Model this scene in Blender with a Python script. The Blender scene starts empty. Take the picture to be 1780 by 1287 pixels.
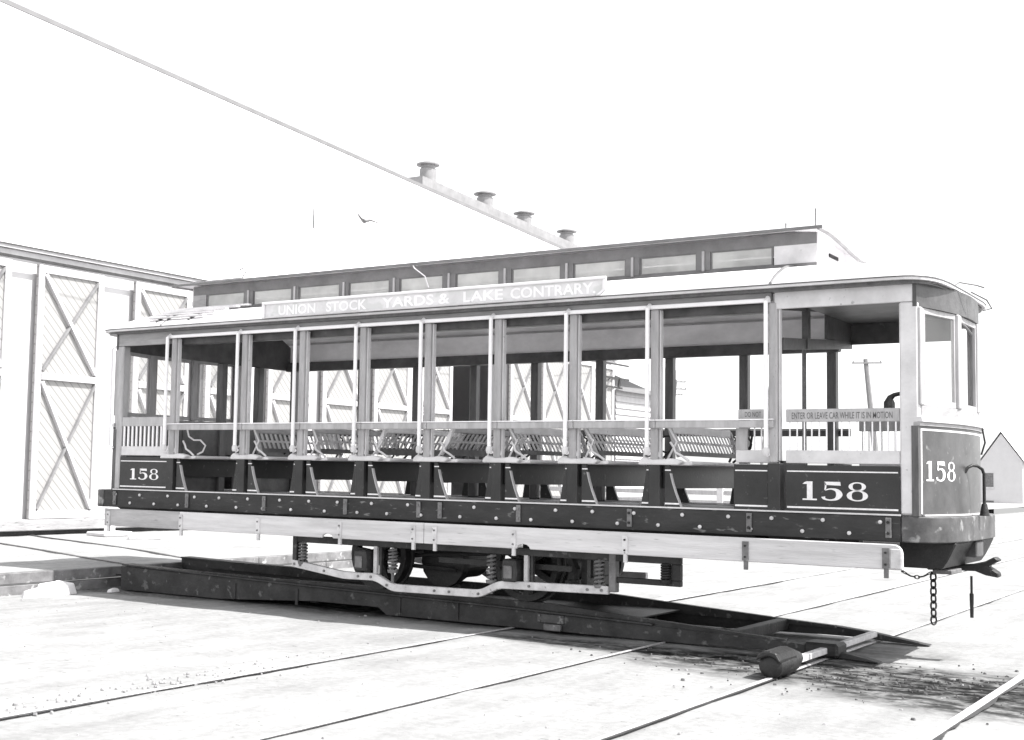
import bpy, math, random
from mathutils import Vector, Matrix
random.seed(158)
R = math.radians
SC = bpy.context.scene
COL = SC.collection

# ------------------------------------------------------------------ camera
cam_d = bpy.data.cameras.new('camera'); cam = bpy.data.objects.new('camera', cam_d); COL.objects.link(cam)
SC.camera = cam
YAW, PITCH, ROLL = 0.598168, 0.0762964, 0.0187835
CP = Vector((9.56549, -10.30966, 1.47173))
fwd = Vector((-math.sin(YAW)*math.cos(PITCH), math.cos(YAW)*math.cos(PITCH), math.sin(PITCH)))
rt = Vector((math.cos(YAW), math.sin(YAW), 0)); up = rt.cross(fwd)
r2 = math.cos(ROLL)*rt + math.sin(ROLL)*up; u2 = -math.sin(ROLL)*rt + math.cos(ROLL)*up
M = Matrix((r2, u2, -fwd)).transposed().to_4x4(); M.translation = CP
cam.matrix_world = M
cam_d.sensor_width = 36; cam_d.lens = 2234.6/1780*36
cam_d.shift_x = 0.0777; cam_d.shift_y = 0.0038
cam_d.clip_end = 5000; cam_d.clip_start = .1

# ------------------------------------------------------------------ light
SUN = Vector((0.54, 0.045, 0.84)).normalized()      # direction towards the sun
sun_el = math.asin(SUN.z); sun_az = math.atan2(SUN.x, SUN.y)
w = bpy.data.worlds.new('World'); SC.world = w; w.use_nodes = True
nt = w.node_tree; nt.nodes.clear()
sky = nt.nodes.new('ShaderNodeTexSky'); sky.sky_type = 'NISHITA'; sky.sun_disc = False
sky.sun_elevation = sun_el; sky.sun_rotation = sun_az; sky.air_density = 1.0; sky.dust_density = 1.2; sky.ozone_density = 1
hs = nt.nodes.new('ShaderNodeHueSaturation'); hs.inputs['Saturation'].default_value = 0.04   # black and white film
bg = nt.nodes.new('ShaderNodeBackground'); bg.inputs['Strength'].default_value = 0.15
wo = nt.nodes.new('ShaderNodeOutputWorld')
nt.links.new(sky.outputs[0], hs.inputs['Color']); nt.links.new(hs.outputs[0], bg.inputs['Color']); nt.links.new(bg.outputs[0], wo.inputs['Surface'])
sd = bpy.data.lights.new('sun', 'SUN'); sd.energy = 4.0; sd.angle = R(0.6); sd.color = (1, .99, .975)
so = bpy.data.objects.new('sun', sd); COL.objects.link(so); so.location = (0, 0, 30)
so.rotation_euler = SUN.to_track_quat('Z', 'Y').to_euler()
vs = SC.view_settings; vs.view_transform = 'Standard'; vs.look = 'None'; vs.gamma = 1; vs.exposure = 1.12
vs.use_curve_mapping = False
SC.render.engine = 'CYCLES'

# ------------------------------------------------------------------ materials
MATS = {}
def mat(name, col, rough=.7, var=.25, scale=6.0, bump=.15, bscale=60, spots=None, stretch=None, metal=0, detail=6, spec=.4):
    """procedural paint/wood/metal: two noises mix the base colour, a third gives relief"""
    if name in MATS: return MATS[name]
    m = bpy.data.materials.new(name); m.use_nodes = True; n = m.node_tree; N = n.nodes; L = n.links
    b = N['Principled BSDF']; b.inputs['Roughness'].default_value = rough; b.inputs['Metallic'].default_value = metal
    b.inputs['Specular IOR Level'].default_value = spec
    tc = N.new('ShaderNodeTexCoord'); mp = N.new('ShaderNodeMapping'); L.new(tc.outputs['Object'], mp.inputs[0])
    if stretch: mp.inputs['Scale'].default_value = stretch
    n1 = N.new('ShaderNodeTexNoise'); n1.inputs['Scale'].default_value = scale; n1.inputs['Detail'].default_value = detail; n1.inputs['Roughness'].default_value = .65
    L.new(mp.outputs[0], n1.inputs['Vector'])
    cr = N.new('ShaderNodeValToRGB'); cr.color_ramp.elements[0].position = .32; cr.color_ramp.elements[1].position = .68
    c = col if hasattr(col, '__len__') else (col, col*.985, col*1.0)
    lo = [x*(1-var) for x in c]; hi = [min(1, x*(1+var*.6)) for x in c]
    cr.color_ramp.elements[0].color = (*lo, 1); cr.color_ramp.elements[1].color = (*hi, 1)
    L.new(n1.outputs['Fac'], cr.inputs[0]); last = cr.outputs[0]
    if spots:     # worn or dirty flecks: (colour, scale, threshold)
        sc_, ss, th = spots
        n2 = N.new('ShaderNodeTexNoise'); n2.inputs['Scale'].default_value = ss; n2.inputs['Detail'].default_value = 5; L.new(mp.outputs[0], n2.inputs['Vector'])
        r = N.new('ShaderNodeValToRGB'); r.color_ramp.elements[0].position = th; r.color_ramp.elements[1].position = min(1, th+.08)
        L.new(n2.outputs['Fac'], r.inputs[0])
        mx = N.new('ShaderNodeMix'); mx.data_type = 'RGBA'; L.new(r.outputs[0], mx.inputs[0]); L.new(last, mx.inputs[6]); mx.inputs[7].default_value = (sc_, sc_, sc_, 1)
        last = mx.outputs[2]
    L.new(last, b.inputs['Base Color'])
    if bump:
        n3 = N.new('ShaderNodeTexNoise'); n3.inputs['Scale'].default_value = bscale; n3.inputs['Detail'].default_value = 4; L.new(mp.outputs[0], n3.inputs['Vector'])
        bp = N.new('ShaderNodeBump'); bp.inputs['Strength'].default_value = bump; bp.inputs['Distance'].default_value = .01
        L.new(n3.outputs['Fac'], bp.inputs['Height']); L.new(bp.outputs[0], b.inputs['Normal'])
    MATS[name] = m; return m
M_POST = mat('post paint', .42, .5, .22, 5, .15, 50, stretch=(3, 3, .6), spots=(.2, 30, .68))
M_CREAM = mat('cream paint', .62, .5, .18, 4, .12, 50, stretch=(1, 1, 1), spots=(.32, 24, .68))
M_WHITE = mat('white enamel', .88, .35, .08, 4, .05, 50)
M_NUM = mat('numeral paint', .8, .5, .15, 30, 0)
M_DARK = mat('dark body paint', .020, .38, .55, 3, .12, 40, spots=(.11, 22, .66), spec=.5)
M_DASH = mat('dash sheet paint', .06, .3, .45, 5, .15, 8, spots=(.17, 14, .64), spec=.6)
M_SILL = mat('sill timber paint', .025, .5, .6, 4, .3, 30, spots=(.16, 16, .63), stretch=(.5, 1, 1.6))
M_BUMP = mat('bumper paint', .085, .45, .5, 5, .25, 18, spots=(.24, 9, .6))
M_BOARD = mat('running board wood', .60, .7, .22, 3, .35, 30, stretch=(.35, 1, 5), spots=(.26, 16, .67))
M_BOARD2 = mat('scuffed board wood', .40, .7, .3, 3, .35, 30, stretch=(.5, 1, 4), spots=(.2, 13, .64))
M_ROOF = mat('roof canvas', .74, .8, .08, 2, .2, 30)
M_CLER = mat('clerestory paint', .17, .5, .25, 5, .12, 40, spots=(.16, 20, .68))
M_MOLD = mat('cornice paint', .33, .5, .25, 8, .1, 40, stretch=(.5, 1, 3))
M_CEIL = mat('ceiling board', .82, .6, .2, 3, .15, 30, stretch=(.6, 3, 1))
M_INT = mat('interior dark wood and shade', .085, .45, .45, 5, .2, 30, spots=(.12, 14, .68))
M_FPOST = mat('dark trim and shaded post', .10, .4, .4, 6, .2, 30, stretch=(3, 3, .5))
M_SLAT = mat('slat wood', .46, .5, .35, 7, .2, 40)
M_SEAT = mat('worn seat wood', .66, .55, .2, 5, .2, 40, stretch=(3, .6, 3), spots=(.36, 16, .66))
M_IRON = mat('black iron', .018, .5, .5, 9, .4, 60, spots=(.07, 25, .66))
M_GREY = mat('grey iron', .17, .55, .4, 9, .4, 60, spots=(.32, 25, .66))
M_TIE = mat('tie bar paint', .60, .55, .25, 8, .3, 50, spots=(.22, 24, .66))
M_GIRD = mat('girder iron', .040, .6, .55, 4, .5, 35, spots=(.13, 11, .62))
M_RAIL = mat('rail steel', .13, .45, .4, 14, .2, 60, metal=.3)
M_RTOP = mat('rail running face', .55, .4, .3, 14, .1, 60, metal=.2)
M_FLOOR = mat('floor boards', .35, .7, .3, 4, .3, 30, stretch=(.5, 4, 1))
M_BARN = mat('barn whitewash', .60, .8, .05, 2, .2, 30)
M_BRACE = mat('barn brace whitewash', .56, .8, .12, 5, .2, 30)
M_BRACE2 = mat('shade grey brace', .22, .8, .25, 5, .2, 30)
M_TRACK = mat('door track iron', .05, .6, .4, 6, .3, 40)
M_BASE = mat('barn base timber', .36, .85, .3, 5, .6, 20, stretch=(1, .4, 3), spots=(.15, 12, .62))
M_STEP = mat('pit wall timber', .20, .9, .45, 3.5, .9, 12, spots=(.42, 9, .6))
M_TIN = mat('tin roofing', .78, .5, .05, 3, .1, 30)
M_RIDGE = mat('ridge flashing', .20, .6, .15, 2, .1, 30)
M_VENT = mat('ventilator zinc', .27, .5, .2, 3, .1, 30)
M_POLE = mat('weathered pole', .22, .9, .25, 8, .3, 30, stretch=(4, 4, .5))
M_SHING = mat('shingle', .66, .9, .3, 9, .5, 30)
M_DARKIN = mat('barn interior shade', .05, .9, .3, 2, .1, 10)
M_SIGN = mat('sign board paint', .72, .6, .16, 4, .1, 40, spots=(.62, 7, .52))
M_PAPER = mat('pale stone', .7, .8, .15, 5, .5, 12)

def glass(name, fac, col=(.9, .9, .9), rough=.02):
    m = bpy.data.materials.new(name); m.use_nodes = True; n = m.node_tree; N = n.nodes; L = n.links
    N.remove(N['Principled BSDF']); out = N['Material Output']
    tr = N.new('ShaderNodeBsdfTransparent'); gl = N.new('ShaderNodeBsdfGlossy'); gl.inputs['Roughness'].default_value = rough
    df = N.new('ShaderNodeBsdfTranslucent'); df.inputs['Color'].default_value = (*col, 1)
    d2 = N.new('ShaderNodeBsdfDiffuse'); d2.inputs['Color'].default_value = (*[c*.8 for c in col], 1)
    a = N.new('ShaderNodeMixShader'); a.inputs[0].default_value = .55; L.new(df.outputs[0], a.inputs[1]); L.new(d2.outputs[0], a.inputs[2])
    tcn = N.new('ShaderNodeTexCoord'); nz = N.new('ShaderNodeTexNoise'); nz.inputs['Scale'].default_value = 3; nz.inputs['Detail'].default_value = 4; L.new(tcn.outputs['Object'], nz.inputs['Vector'])
    mr = N.new('ShaderNodeMapRange'); mr.inputs[1].default_value = .3; mr.inputs[2].default_value = .7; mr.inputs[3].default_value = fac*.7; mr.inputs[4].default_value = min(1, fac*1.3); L.new(nz.outputs['Fac'], mr.inputs[0])
    b = N.new('ShaderNodeMixShader'); L.new(mr.outputs[0], b.inputs[0]); L.new(tr.outputs[0], b.inputs[1]); L.new(a.outputs[0], b.inputs[2])
    c = N.new('ShaderNodeMixShader'); c.inputs[0].default_value = .06; L.new(b.outputs[0], c.inputs[1]); L.new(gl.outputs[0], c.inputs[2])
    L.new(c.outputs[0], out.inputs['Surface']); return m
M_FROST = glass('frosted clerestory glass', .8, (.97, .97, .95), .2)
M_GLASS = glass('dusty window glass', .16, (.75, .75, .74), .03)
M_PALE = mat('light strip', .8, .5, .1, 5, .05)

# ------------------------------------------------------------------ mesh helpers
class MB:
    def __init__(s): s.v = []; s.f = []; s.smooth = False
    def add(s, vs_, fs_):
        o = len(s.v); s.v += [tuple(v) for v in vs_]; s.f += [tuple(i+o for i in f) for f in fs_]; return s
    def box(s, x0, x1, y0, y1, z0, z1):
        s.add([(x0,y0,z0),(x1,y0,z0),(x1,y1,z0),(x0,y1,z0),(x0,y0,z1),(x1,y0,z1),(x1,y1,z1),(x0,y1,z1)],
              [(0,3,2,1),(4,5,6,7),(0,1,5,4),(1,2,6,5),(2,3,7,6),(3,0,4,7)]); return s
    def prism(s, poly, a, b, axis='y'):
        """extrude a 2D polygon along an axis; for y the polygon is (x,z), for x (y,z), for z (x,y)"""
        n = len(poly)
        f = {'y': lambda p, t: (p[0], t, p[1]), 'x': lambda p, t: (t, p[0], p[1]), 'z': lambda p, t: (p[0], p[1], t)}[axis]
        s.add([f(p, a) for p in poly]+[f(p, b) for p in poly],
              [tuple(range(n))[::-1], tuple(range(n, 2*n))]+[(i, (i+1) % n, (i+1) % n+n, i+n) for i in range(n)]); return s
    def bar(s, p, q, w, h, upv=(0, 0, 1)):
        p = Vector(p); q = Vector(q); d = (q-p).normalized(); u = Vector(upv); sd_ = d.cross(u)
        if sd_.length < 1e-4: sd_ = d.cross(Vector((1, 0, 0)))
        sd_.normalize(); u = sd_.cross(d).normalized()
        c = [p+sd_*a*w/2+u*b*h/2 for a, b in ((-1,-1),(1,-1),(1,1),(-1,1))]+[q+sd_*a*w/2+u*b*h/2 for a, b in ((-1,-1),(1,-1),(1,1),(-1,1))]
        s.add(c, [(3,2,1,0),(4,5,6,7),(0,1,5,4),(1,2,6,5),(2,3,7,6),(3,0,4,7)]); return s
    def tube(s, pts, r, n=8, closed=False):
        pts = [Vector(p) for p in pts]; rs = r if hasattr(r, '__len__') else [r]*len(pts); rings = []
        N = len(pts); prev = None
        for i, p in enumerate(pts):
            a = pts[(i-1) % N] if (closed or i > 0) else p; b = pts[(i+1) % N] if (closed or i < N-1) else p
            d = (b-a).normalized()
            if prev is None:
                u = d.cross(Vector((0, 0, 1)));  u = u if u.length > .05 else d.cross(Vector((1, 0, 0)))
            else: u = prev-d*prev.dot(d)
            u.normalize(); prev = u; v = d.cross(u)
            rings.append([p+(u*math.cos(t*2*math.pi/n)+v*math.sin(t*2*math.pi/n))*rs[i] for t in range(n)])
        vs_ = [q for rg in rings for q in rg]; fs = []
        for i in range(N if closed else N-1):
            j = (i+1) % N
            for t in range(n): fs.append((i*n+t, i*n+(t+1) % n, j*n+(t+1) % n, j*n+t))
        if not closed: fs += [tuple(range(n))[::-1], tuple((N-1)*n+t for t in range(n))]
        s.add(vs_, fs); s.smooth = True; return s
    def cyl(s, p, q, r, n=16): return s.tube([p, q], r, n)
    def lathe(s, prof, c, axis='z', n=20):
        """profile of (radius, t) turned round an axis through c"""
        vs_ = []; fs = []
        for r, t in prof:
            for k in range(n):
                a = 2*math.pi*k/n; x, y = r*math.cos(a), r*math.sin(a)
                vs_.append({'z': (c[0]+x, c[1]+y, c[2]+t), 'y': (c[0]+x, c[1]+t, c[2]+y), 'x': (c[0]+t, c[1]+x, c[2]+y)}[axis])
        m = len(prof)
        for i in range(m-1):
            for k in range(n): fs.append((i*n+k, i*n+(k+1) % n, (i+1)*n+(k+1) % n, (i+1)*n+k))
        fs += [tuple(range(n))[::-1], tuple((m-1)*n+k for k in range(n))]
        s.add(vs_, fs); s.smooth = True; return s
def wpos(o):
    p = Vector((0, 0, 0))
    while o: p += Vector(o.location); o = o.parent
    return p
def obj(name, mb, m, parent=None, loc=None, bevel=0, kind=None, label=None):
    """link a mesh given in world coordinates as ONE object, below its parent"""
    base = wpos(parent) if parent else Vector((0, 0, 0))
    L_ = Vector(loc) if loc is not None else base
    me = bpy.data.meshes.new(name); me.from_pydata([tuple(Vector(v)-L_) for v in mb.v], [], mb.f); me.update()
    import bmesh
    b = bmesh.new(); b.from_mesh(me); bmesh.ops.recalc_face_normals(b, faces=b.faces); b.to_mesh(me); b.free()
    if mb.smooth:
        me.shade_smooth()
        try: me.set_sharp_from_angle(angle=R(38))
        except Exception: pass
    me.materials.append(m)
    o = bpy.data.objects.new(name, me); COL.objects.link(o); o.parent = parent; o.location = L_-base
    if bevel:
        bv = o.modifiers.new('bevel', 'BEVEL'); bv.width = bevel; bv.segments = 1; bv.limit_method = 'ANGLE'; bv.angle_limit = R(40)
    if kind: o['kind'] = kind
    if label: o['label'] = label
    return o
def thing(name, label, cat, loc, group=None):
    o = bpy.data.objects.new(name, None); COL.objects.link(o); o.location = loc; o['label'] = label; o['category'] = cat
    if group: o['group'] = group
    return o
def tag(o, label, cat, group=None):
    o['label'] = label; o['category'] = cat
    if group: o['group'] = group
    return o
def dup(o, d=(0, 0, 0), parent='same'):
    """copy one part (with sub-parts), moved by d; shares mesh data"""
    c = o.copy(); COL.objects.link(c)
    if parent != 'same': c.parent = parent
    c.location = Vector(o.location)+Vector(d)
    for ch in list(o.children):
        k = ch.copy(); COL.objects.link(k); k.parent = c
    return c
def textmesh(body, size, bold=0.0):
    cu = bpy.data.curves.new('lettering', 'FONT'); cu.body = body; cu.size = size; cu.offset = bold; cu.resolution_u = 3
    cu.align_x = 'LEFT'; cu.extrude = 0
    o = bpy.data.objects.new('lettering', cu); COL.objects.link(o); dg = bpy.context.evaluated_depsgraph_get(); dg.update()
    me = bpy.data.meshes.new_from_object(o.evaluated_get(dg)); vs_ = [v.co.copy() for v in me.vertices]; fs = [tuple(p.vertices) for p in me.polygons]
    bpy.data.objects.remove(o); bpy.data.meshes.remove(me)
    x0 = min(v.x for v in vs_); x1 = max(v.x for v in vs_)
    return [(v.x-x0, v.y) for v in vs_], fs, x1-x0

# ------------------------------------------------------------------ ground
def ground_mat(name, base, dirt_shade_box=None, seed=0):
    m = bpy.data.materials.new(name); m.use_nodes = True; n = m.node_tree; N = n.nodes; L = n.links
    b = N['Principled BSDF']; b.inputs['Roughness'].default_value = .95; b.inputs['Specular IOR Level'].default_value = .15
    tc = N.new('ShaderNodeTexCoord')
    def noise(sc_, det=6, st=None, off=0):
        mp = N.new('ShaderNodeMapping'); L.new(tc.outputs['Object'], mp.inputs[0]); mp.inputs['Location'].default_value = (off, off*.7, 0)
        if st: mp.inputs['Scale'].default_value = st; mp.inputs['Rotation'].default_value = (0, 0, R(-8))
        t = N.new('ShaderNodeTexNoise'); t.inputs['Scale'].default_value = sc_; t.inputs['Detail'].default_value = det; t.inputs['Roughness'].default_value = .6; L.new(mp.outputs[0], t.inputs['Vector']); return t.outputs['Fac']
    def ramp(x, a, b_, ca, cb):
        r = N.new('ShaderNodeMapRange'); r.inputs[1].default_value = a; r.inputs[2].default_value = b_; r.inputs[3].default_value = ca; r.inputs[4].default_value = cb; L.new(x, r.inputs[0]); return r.outputs[0]
    def mth(op, a, b_):
        q = N.new('ShaderNodeMath'); q.operation = op
        for i, x in enumerate((a, b_)):
            if hasattr(x, 'links') or hasattr(x, 'is_linked'): L.new(x, q.inputs[i])
            else: q.inputs[i].default_value = x
        return q.outputs[0]
    v = ramp(noise(1.2, 8, None, seed), .3, .7, base*.84, base*1.12)
    rut = ramp(noise(1.6, 7, (2.2, .35, 1), seed+13), .34, .62, .86, 1.05); v = mth('MULTIPLY', v, rut)
    fine = ramp(noise(14, 6, None, seed+3), .3, .7, .86, 1.1); v = mth('MULTIPLY', v, fine)
    marks = ramp(noise(7, 6, (1.0, 2.6, 1), seed+9), .665, .70, 1.0, .42); v = mth('MULTIPLY', v, marks)    # small lumps of dirt
    marks2 = ramp(noise(22, 4, (1, 1.6, 1), seed+5), .70, .74, 1.0, .45); v = mth('MULTIPLY', v, marks2)
    if dirt_shade_box:     # cinders and oil spilled beside the table end; shade painted darker under the table
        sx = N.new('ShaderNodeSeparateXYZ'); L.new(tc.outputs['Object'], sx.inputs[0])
        for (cx, cy, rx, ry, k) in dirt_shade_box:
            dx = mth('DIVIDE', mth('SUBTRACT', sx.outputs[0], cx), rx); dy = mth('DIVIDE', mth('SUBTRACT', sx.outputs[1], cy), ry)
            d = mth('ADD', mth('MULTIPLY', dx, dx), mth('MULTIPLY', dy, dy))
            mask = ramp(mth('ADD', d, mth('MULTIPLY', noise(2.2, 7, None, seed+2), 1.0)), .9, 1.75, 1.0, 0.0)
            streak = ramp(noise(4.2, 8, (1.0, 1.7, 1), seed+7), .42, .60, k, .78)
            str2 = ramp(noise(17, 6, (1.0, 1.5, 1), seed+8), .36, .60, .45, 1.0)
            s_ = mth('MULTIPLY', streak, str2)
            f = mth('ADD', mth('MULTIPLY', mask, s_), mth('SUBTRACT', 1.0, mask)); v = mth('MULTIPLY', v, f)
    cc = N.new('ShaderNodeCombineColor'); [L.new(v, cc.inputs[i]) for i in range(3)]
    L.new(cc.outputs[0], b.inputs['Base Color'])
    bp = N.new('ShaderNodeBump'); bp.inputs['Strength'].default_value = .35; bp.inputs['Distance'].default_value = .02
    L.new(noise(26, 6, None, 1), bp.inputs['Height']); L.new(bp.outputs[0], b.inputs['Normal'])
    return m
PITX = -2.62; ZU = .25
M_PIT = ground_mat('trodden pale earth', .295, [(6.7, -.25, 2.1, .85, .06), (4.6, -.1, 1.5, .32, .25), (7.7, -.9, 1.1, .8, .15), (-1.9, .35, 1.2, .30, .5), (2.0, 1.15, 4.9, .95, .16)])  # last patch paints deeper shade on the ground under the table
M_UP = ground_mat('yard earth', .32, None, 20)
def grid(x0, x1, y0, y1, z, nx, ny, amp):
    mb = MB(); vs_ = []; fs = []
    from mathutils import noise as mn
    for j in range(ny+1):
        for i in range(nx+1):
            x = x0+(x1-x0)*i/nx; y = y0+(y1-y0)*j/ny
            e = min(1, i, nx-i, j, ny-j)
            h = amp*(mn.noise(Vector((x*1.1, y*1.1, 0)))+.5*mn.noise(Vector((x*3.7, y*3.7, 3))))*e
            vs_.append((x, y, z+h-.006*e))
    for j in range(ny):
        for i in range(nx): a = j*(nx+1)+i; fs.append((a, a+1, a+nx+2, a+nx+1))
    mb.add(vs_, fs); mb.smooth = True; return mb
near = grid(PITX, 12, -8, 8, 0, 160, 160, .012)
BIG = 2500
ring = MB()
def quad(mb, x0, x1, y0, y1, z): mb.add([(x0,y0,z),(x1,y0,z),(x1,y1,z),(x0,y1,z)], [(0,1,2,3)])
quad(near, 12, BIG, -8, 8, 0); quad(near, PITX, BIG, 8, BIG, 0); quad(near, PITX, BIG, -BIG, -8, 0)
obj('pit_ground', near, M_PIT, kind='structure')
upg = grid(-9.2, PITX, -8, 20, ZU, 60, 160, .012)
quad(upg, -BIG, -9.2, -8, 20, ZU); quad(upg, -BIG, PITX, 20, BIG, ZU); quad(upg, -BIG, PITX, -BIG, -8, ZU)
obj('yard_ground', upg, M_UP, kind='structure')
pw = MB(); random.seed(4)
y = -12.0
root = bpy.data.objects.new('pit_wall', None); COL.objects.link(root); root.location = (PITX, 0, 0); tag(root, 'low timber wall at the left end of the pit, beside the yard', 'retaining wall')
first = None
for k in range(18):
    L0 = 2.4; y0 = -12+k*L0
    for z0, z1 in ((-.02, .115), (.12, .246)):
        yy = y0+(.9 if z0 > 0 else 0)
        if first is None:
            bb = MB().box(PITX-.02, PITX+.05, yy, yy+L0-.012, 0, .126); first = obj('timber', bb, M_STEP, root, loc=(PITX, yy, 0), bevel=.008); first.location.z = z0
        else:
            t = first.copy(); COL.objects.link(t); t.location = (random.uniform(-.008, .008), yy, z0)

# lumps of earth and cinders lying about
def lumps(name, n, area, s0, s1, m, seed, z=0):
    random.seed(seed); mb = MB()
    for _ in range(n):
        x, y = area(); s = random.uniform(s0, s1)*random.uniform(.4, 1)
        a = random.uniform(0, 6.28); k = 6; top = (x, y, z+s*random.uniform(.35, .7))
        rg = [(x+math.cos(a+i*6.283/k)*s*random.uniform(.7, 1.25), y+math.sin(a+i*6.283/k)*s*random.uniform(.6, 1.1), z-.006) for i in range(k)]
        rm = [(x+(p[0]-x)*.75, y+(p[1]-y)*.75, z+s*random.uniform(.22, .45)) for p in rg]
        mb.add(rg+rm+[top], [(i, (i+1) % k, (i+1) % k+k, i+k) for i in range(k)]+[(i+k, (i+1) % k+k, 2*k) for i in range(k)])
    return obj(name, mb, m, kind='stuff')
M_CLOD = mat('earth lumps', .34, .95, .5, 9, .6, 40)
M_CIND = mat('cinder lumps', .10, .9, .6, 9, .6, 40)
def A1(): return random.uniform(-2.4, 8.5), random.uniform(-6, .35)
def A2():
    while True:
        x, y = random.gauss(6.9, 1.0), random.gauss(-.35, .5)
        if x < 8.6 and -2 < y: return x, y
def A3(): x = 3.06+random.gauss(0, .16); return x, random.gauss(-4.0, .9)
tag(lumps('earth_clods', 170, A1, .006, .018, M_CLOD, 7), 'pale clods of earth scattered over the pit floor', 'earth clods')
tag(lumps('cinders', 380, A2, .006, .02, M_CIND, 8), 'dark cinders and clinker spilled round the tips of the transfer table', 'cinders')
tag(lumps('rail_dirt', 190, A3, .005, .022, M_CLOD, 9), 'broken earth heaped along the nearest travel rail', 'earth')

# ------------------------------------------------------------------ rails
def rail_mesh(pts, w=.06, h=.012):
    mb = MB()
    for (a, b) in zip(pts[:-1], pts[1:]): mb.bar((*a[:2], a[2]+h/2-.004), (*b[:2], b[2]+h/2-.004), w, h+.006)
    return mb
def travel_rail(X, label, y0=-9, y1=60, g=.012, hw=.018):
    t = thing('travel_rail', label, 'rail', (X, 0, 0), 'rails the transfer table runs on')
    random.seed(int(X*100)); n = int((y1-y0)/.12); vs_ = []; wv = g
    for i in range(n+1):       # broken dirt edge beside the rail head
        wv = min(2.2*g, max(.25*g, wv+random.uniform(-.45, .45)*g)); yy = y0+(y1-y0)*i/n
        vs_ += [(X+hw+.001, yy, .0065), (X+hw+.002+wv, yy, .0065)]
    obj('flangeway_dirt', MB().add(vs_, [(2*i, 2*i+1, 2*i+3, 2*i+2) for i in range(n)]), M_TRACK, t)
    obj('rail_head', MB().box(X-hw, X+hw, y0, y1, .0, .012), M_RTOP, t, bevel=.003)
travel_rail(3.24, 'travel rail crossing the ground at lower left, half buried in broken earth')
travel_rail(4.80, 'thin travel rail running in under the middle of the table girder', g=.007, hw=.014)
travel_rail(6.25, 'travel rail under the outrigger roller near the tips of the table')
travel_rail(7.72, 'bright rail cutting the bottom right corner of the yard', g=.04, hw=.03)
LR = [[(-9.6, 4.6), (-7.525, 3.931), (-6.1, 3.5), (-5.32, 3.232), (-4.27, 2.85), (-3.02, 2.27), (-2.66, 2.08)], [(-9.6, 3.3), (-7.5, 2.6), (-5.353, 1.884), (-4.1, 1.42), (-2.836, 1.03), (-2.66, .95)]]
for pts, lb in zip(LR, ('farther of two yard rails curving from the barn to the pit edge', 'nearer of two yard rails curving from the barn to the pit edge')):
    mb = MB()
    for (a, b) in zip(pts[:-1], pts[1:]): mb.bar((*a, ZU+.002), (*b, ZU+.002), .05, .02)
    tag(obj('yard_rail', mb, M_RAIL, loc=(pts[3][0], pts[3][1], ZU)), lb, 'rail', 'rails in the yard before the barn')

# ------------------------------------------------------------------ barn
BX = -9.0
barn = thing('car_barn', 'long whitewashed car barn with X braced sliding doors and a high pale roof', 'barn', (BX, 10, ZU))
EAVE = 5.22; YB0, YB1 = -6.0, 27.2; ROOFE = 34
OPEN = (17.8, 20.15)
wl = MB().box(BX-.2, BX, YB0, OPEN[0], ZU, EAVE).box(BX-.2, BX, OPEN[1], YB1, ZU, EAVE).box(BX-.2, BX, OPEN[0], OPEN[1], 4.9, EAVE)
obj('wall', wl, M_BARN, barn)
obj('end_wall', MB().box(-22, BX-.21, YB1-.2, YB1, ZU, EAVE).box(-22, -21.8, YB0, YB1-.21, ZU, EAVE).box(-22, BX-.21, YB0, YB0+.2, ZU, EAVE), M_BARN, barn)
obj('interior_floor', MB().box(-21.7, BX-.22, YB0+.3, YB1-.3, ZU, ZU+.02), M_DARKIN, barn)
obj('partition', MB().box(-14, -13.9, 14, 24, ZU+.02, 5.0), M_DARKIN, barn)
# high roof: eave strip, slope up to a ridge, far slope
RP0 = Vector((-13, 10.229, 11.03)); RP3 = Vector((-13, 31.503, 9.794)); dR = (RP3-RP0)/(RP3.y-RP0.y)
def ridge(y): return RP0+dR*(y-RP0.y)
rf = MB()
a0, a1 = ridge(YB0-4), ridge(ROOFE)
e0 = Vector((BX+.13, YB0-.3, EAVE+.065)); e1 = Vector((BX+.13, YB1+.3, EAVE+.065)); e2 = Vector((BX-.3, ROOFE, EAVE+.1))
f0 = Vector((-22.4, YB0-4, EAVE+.1)); f1 = Vector((-22.4, ROOFE, EAVE+.1))
rf.add([e0, e1, e2, a1, a0, f0, f1], [(0, 1, 3, 4), (1, 2, 3), (4, 3, 6, 5)])
obj('roof', rf, M_TIN, barn)
cap = MB().bar(ridge(YB0-2)+Vector((.03, 0, -.02)), ridge(ROOFE-.7)+Vector((.03, 0, -.02)), .07, .10)
obj('ridge_flashing', cap, M_RIDGE, barn)
mon = MB()
m0, m1 = ridge(22.2), ridge(33.1)
mon.add([m0+Vector((-.1, 0, 0)), m1+Vector((-.1, 0, 0)), m1+Vector((-.1, 0, .42)), m0+Vector((-.1, 0, .38)), m0+Vector((-.9, 0, 0)), m1+Vector((-.9, 0, 0)), m1+Vector((-.9, 0, .42)), m0+Vector((-.9, 0, .38))],
        [(0,1,2,3),(4,7,6,5),(3,2,6,7),(0,3,7,4),(1,5,6,2)])
obj('ridge_monitor', mon, M_VENT, barn)
for k, (vy, hh, rr) in enumerate(((22.85, 1.05, .27), (26.29, .95, .28), (28.94, .90, .28), (32.14, .98, .28))):
    p = ridge(vy)+Vector((-.35, 0, .0)); z0 = p.z
    v = MB().lathe([(rr, -.1), (rr, hh*.74), (rr*.85, hh*.76), (rr*.85, hh*.86)], p, n=14)
    vo = obj('ventilator', v, M_VENT, barn, loc=p)
    obj('cowl', MB().lathe([(rr*1.38, hh*.865), (rr*1.38, hh*.90), (rr*.3, hh*1.0)], p, n=14), M_VENT, vo)
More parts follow.
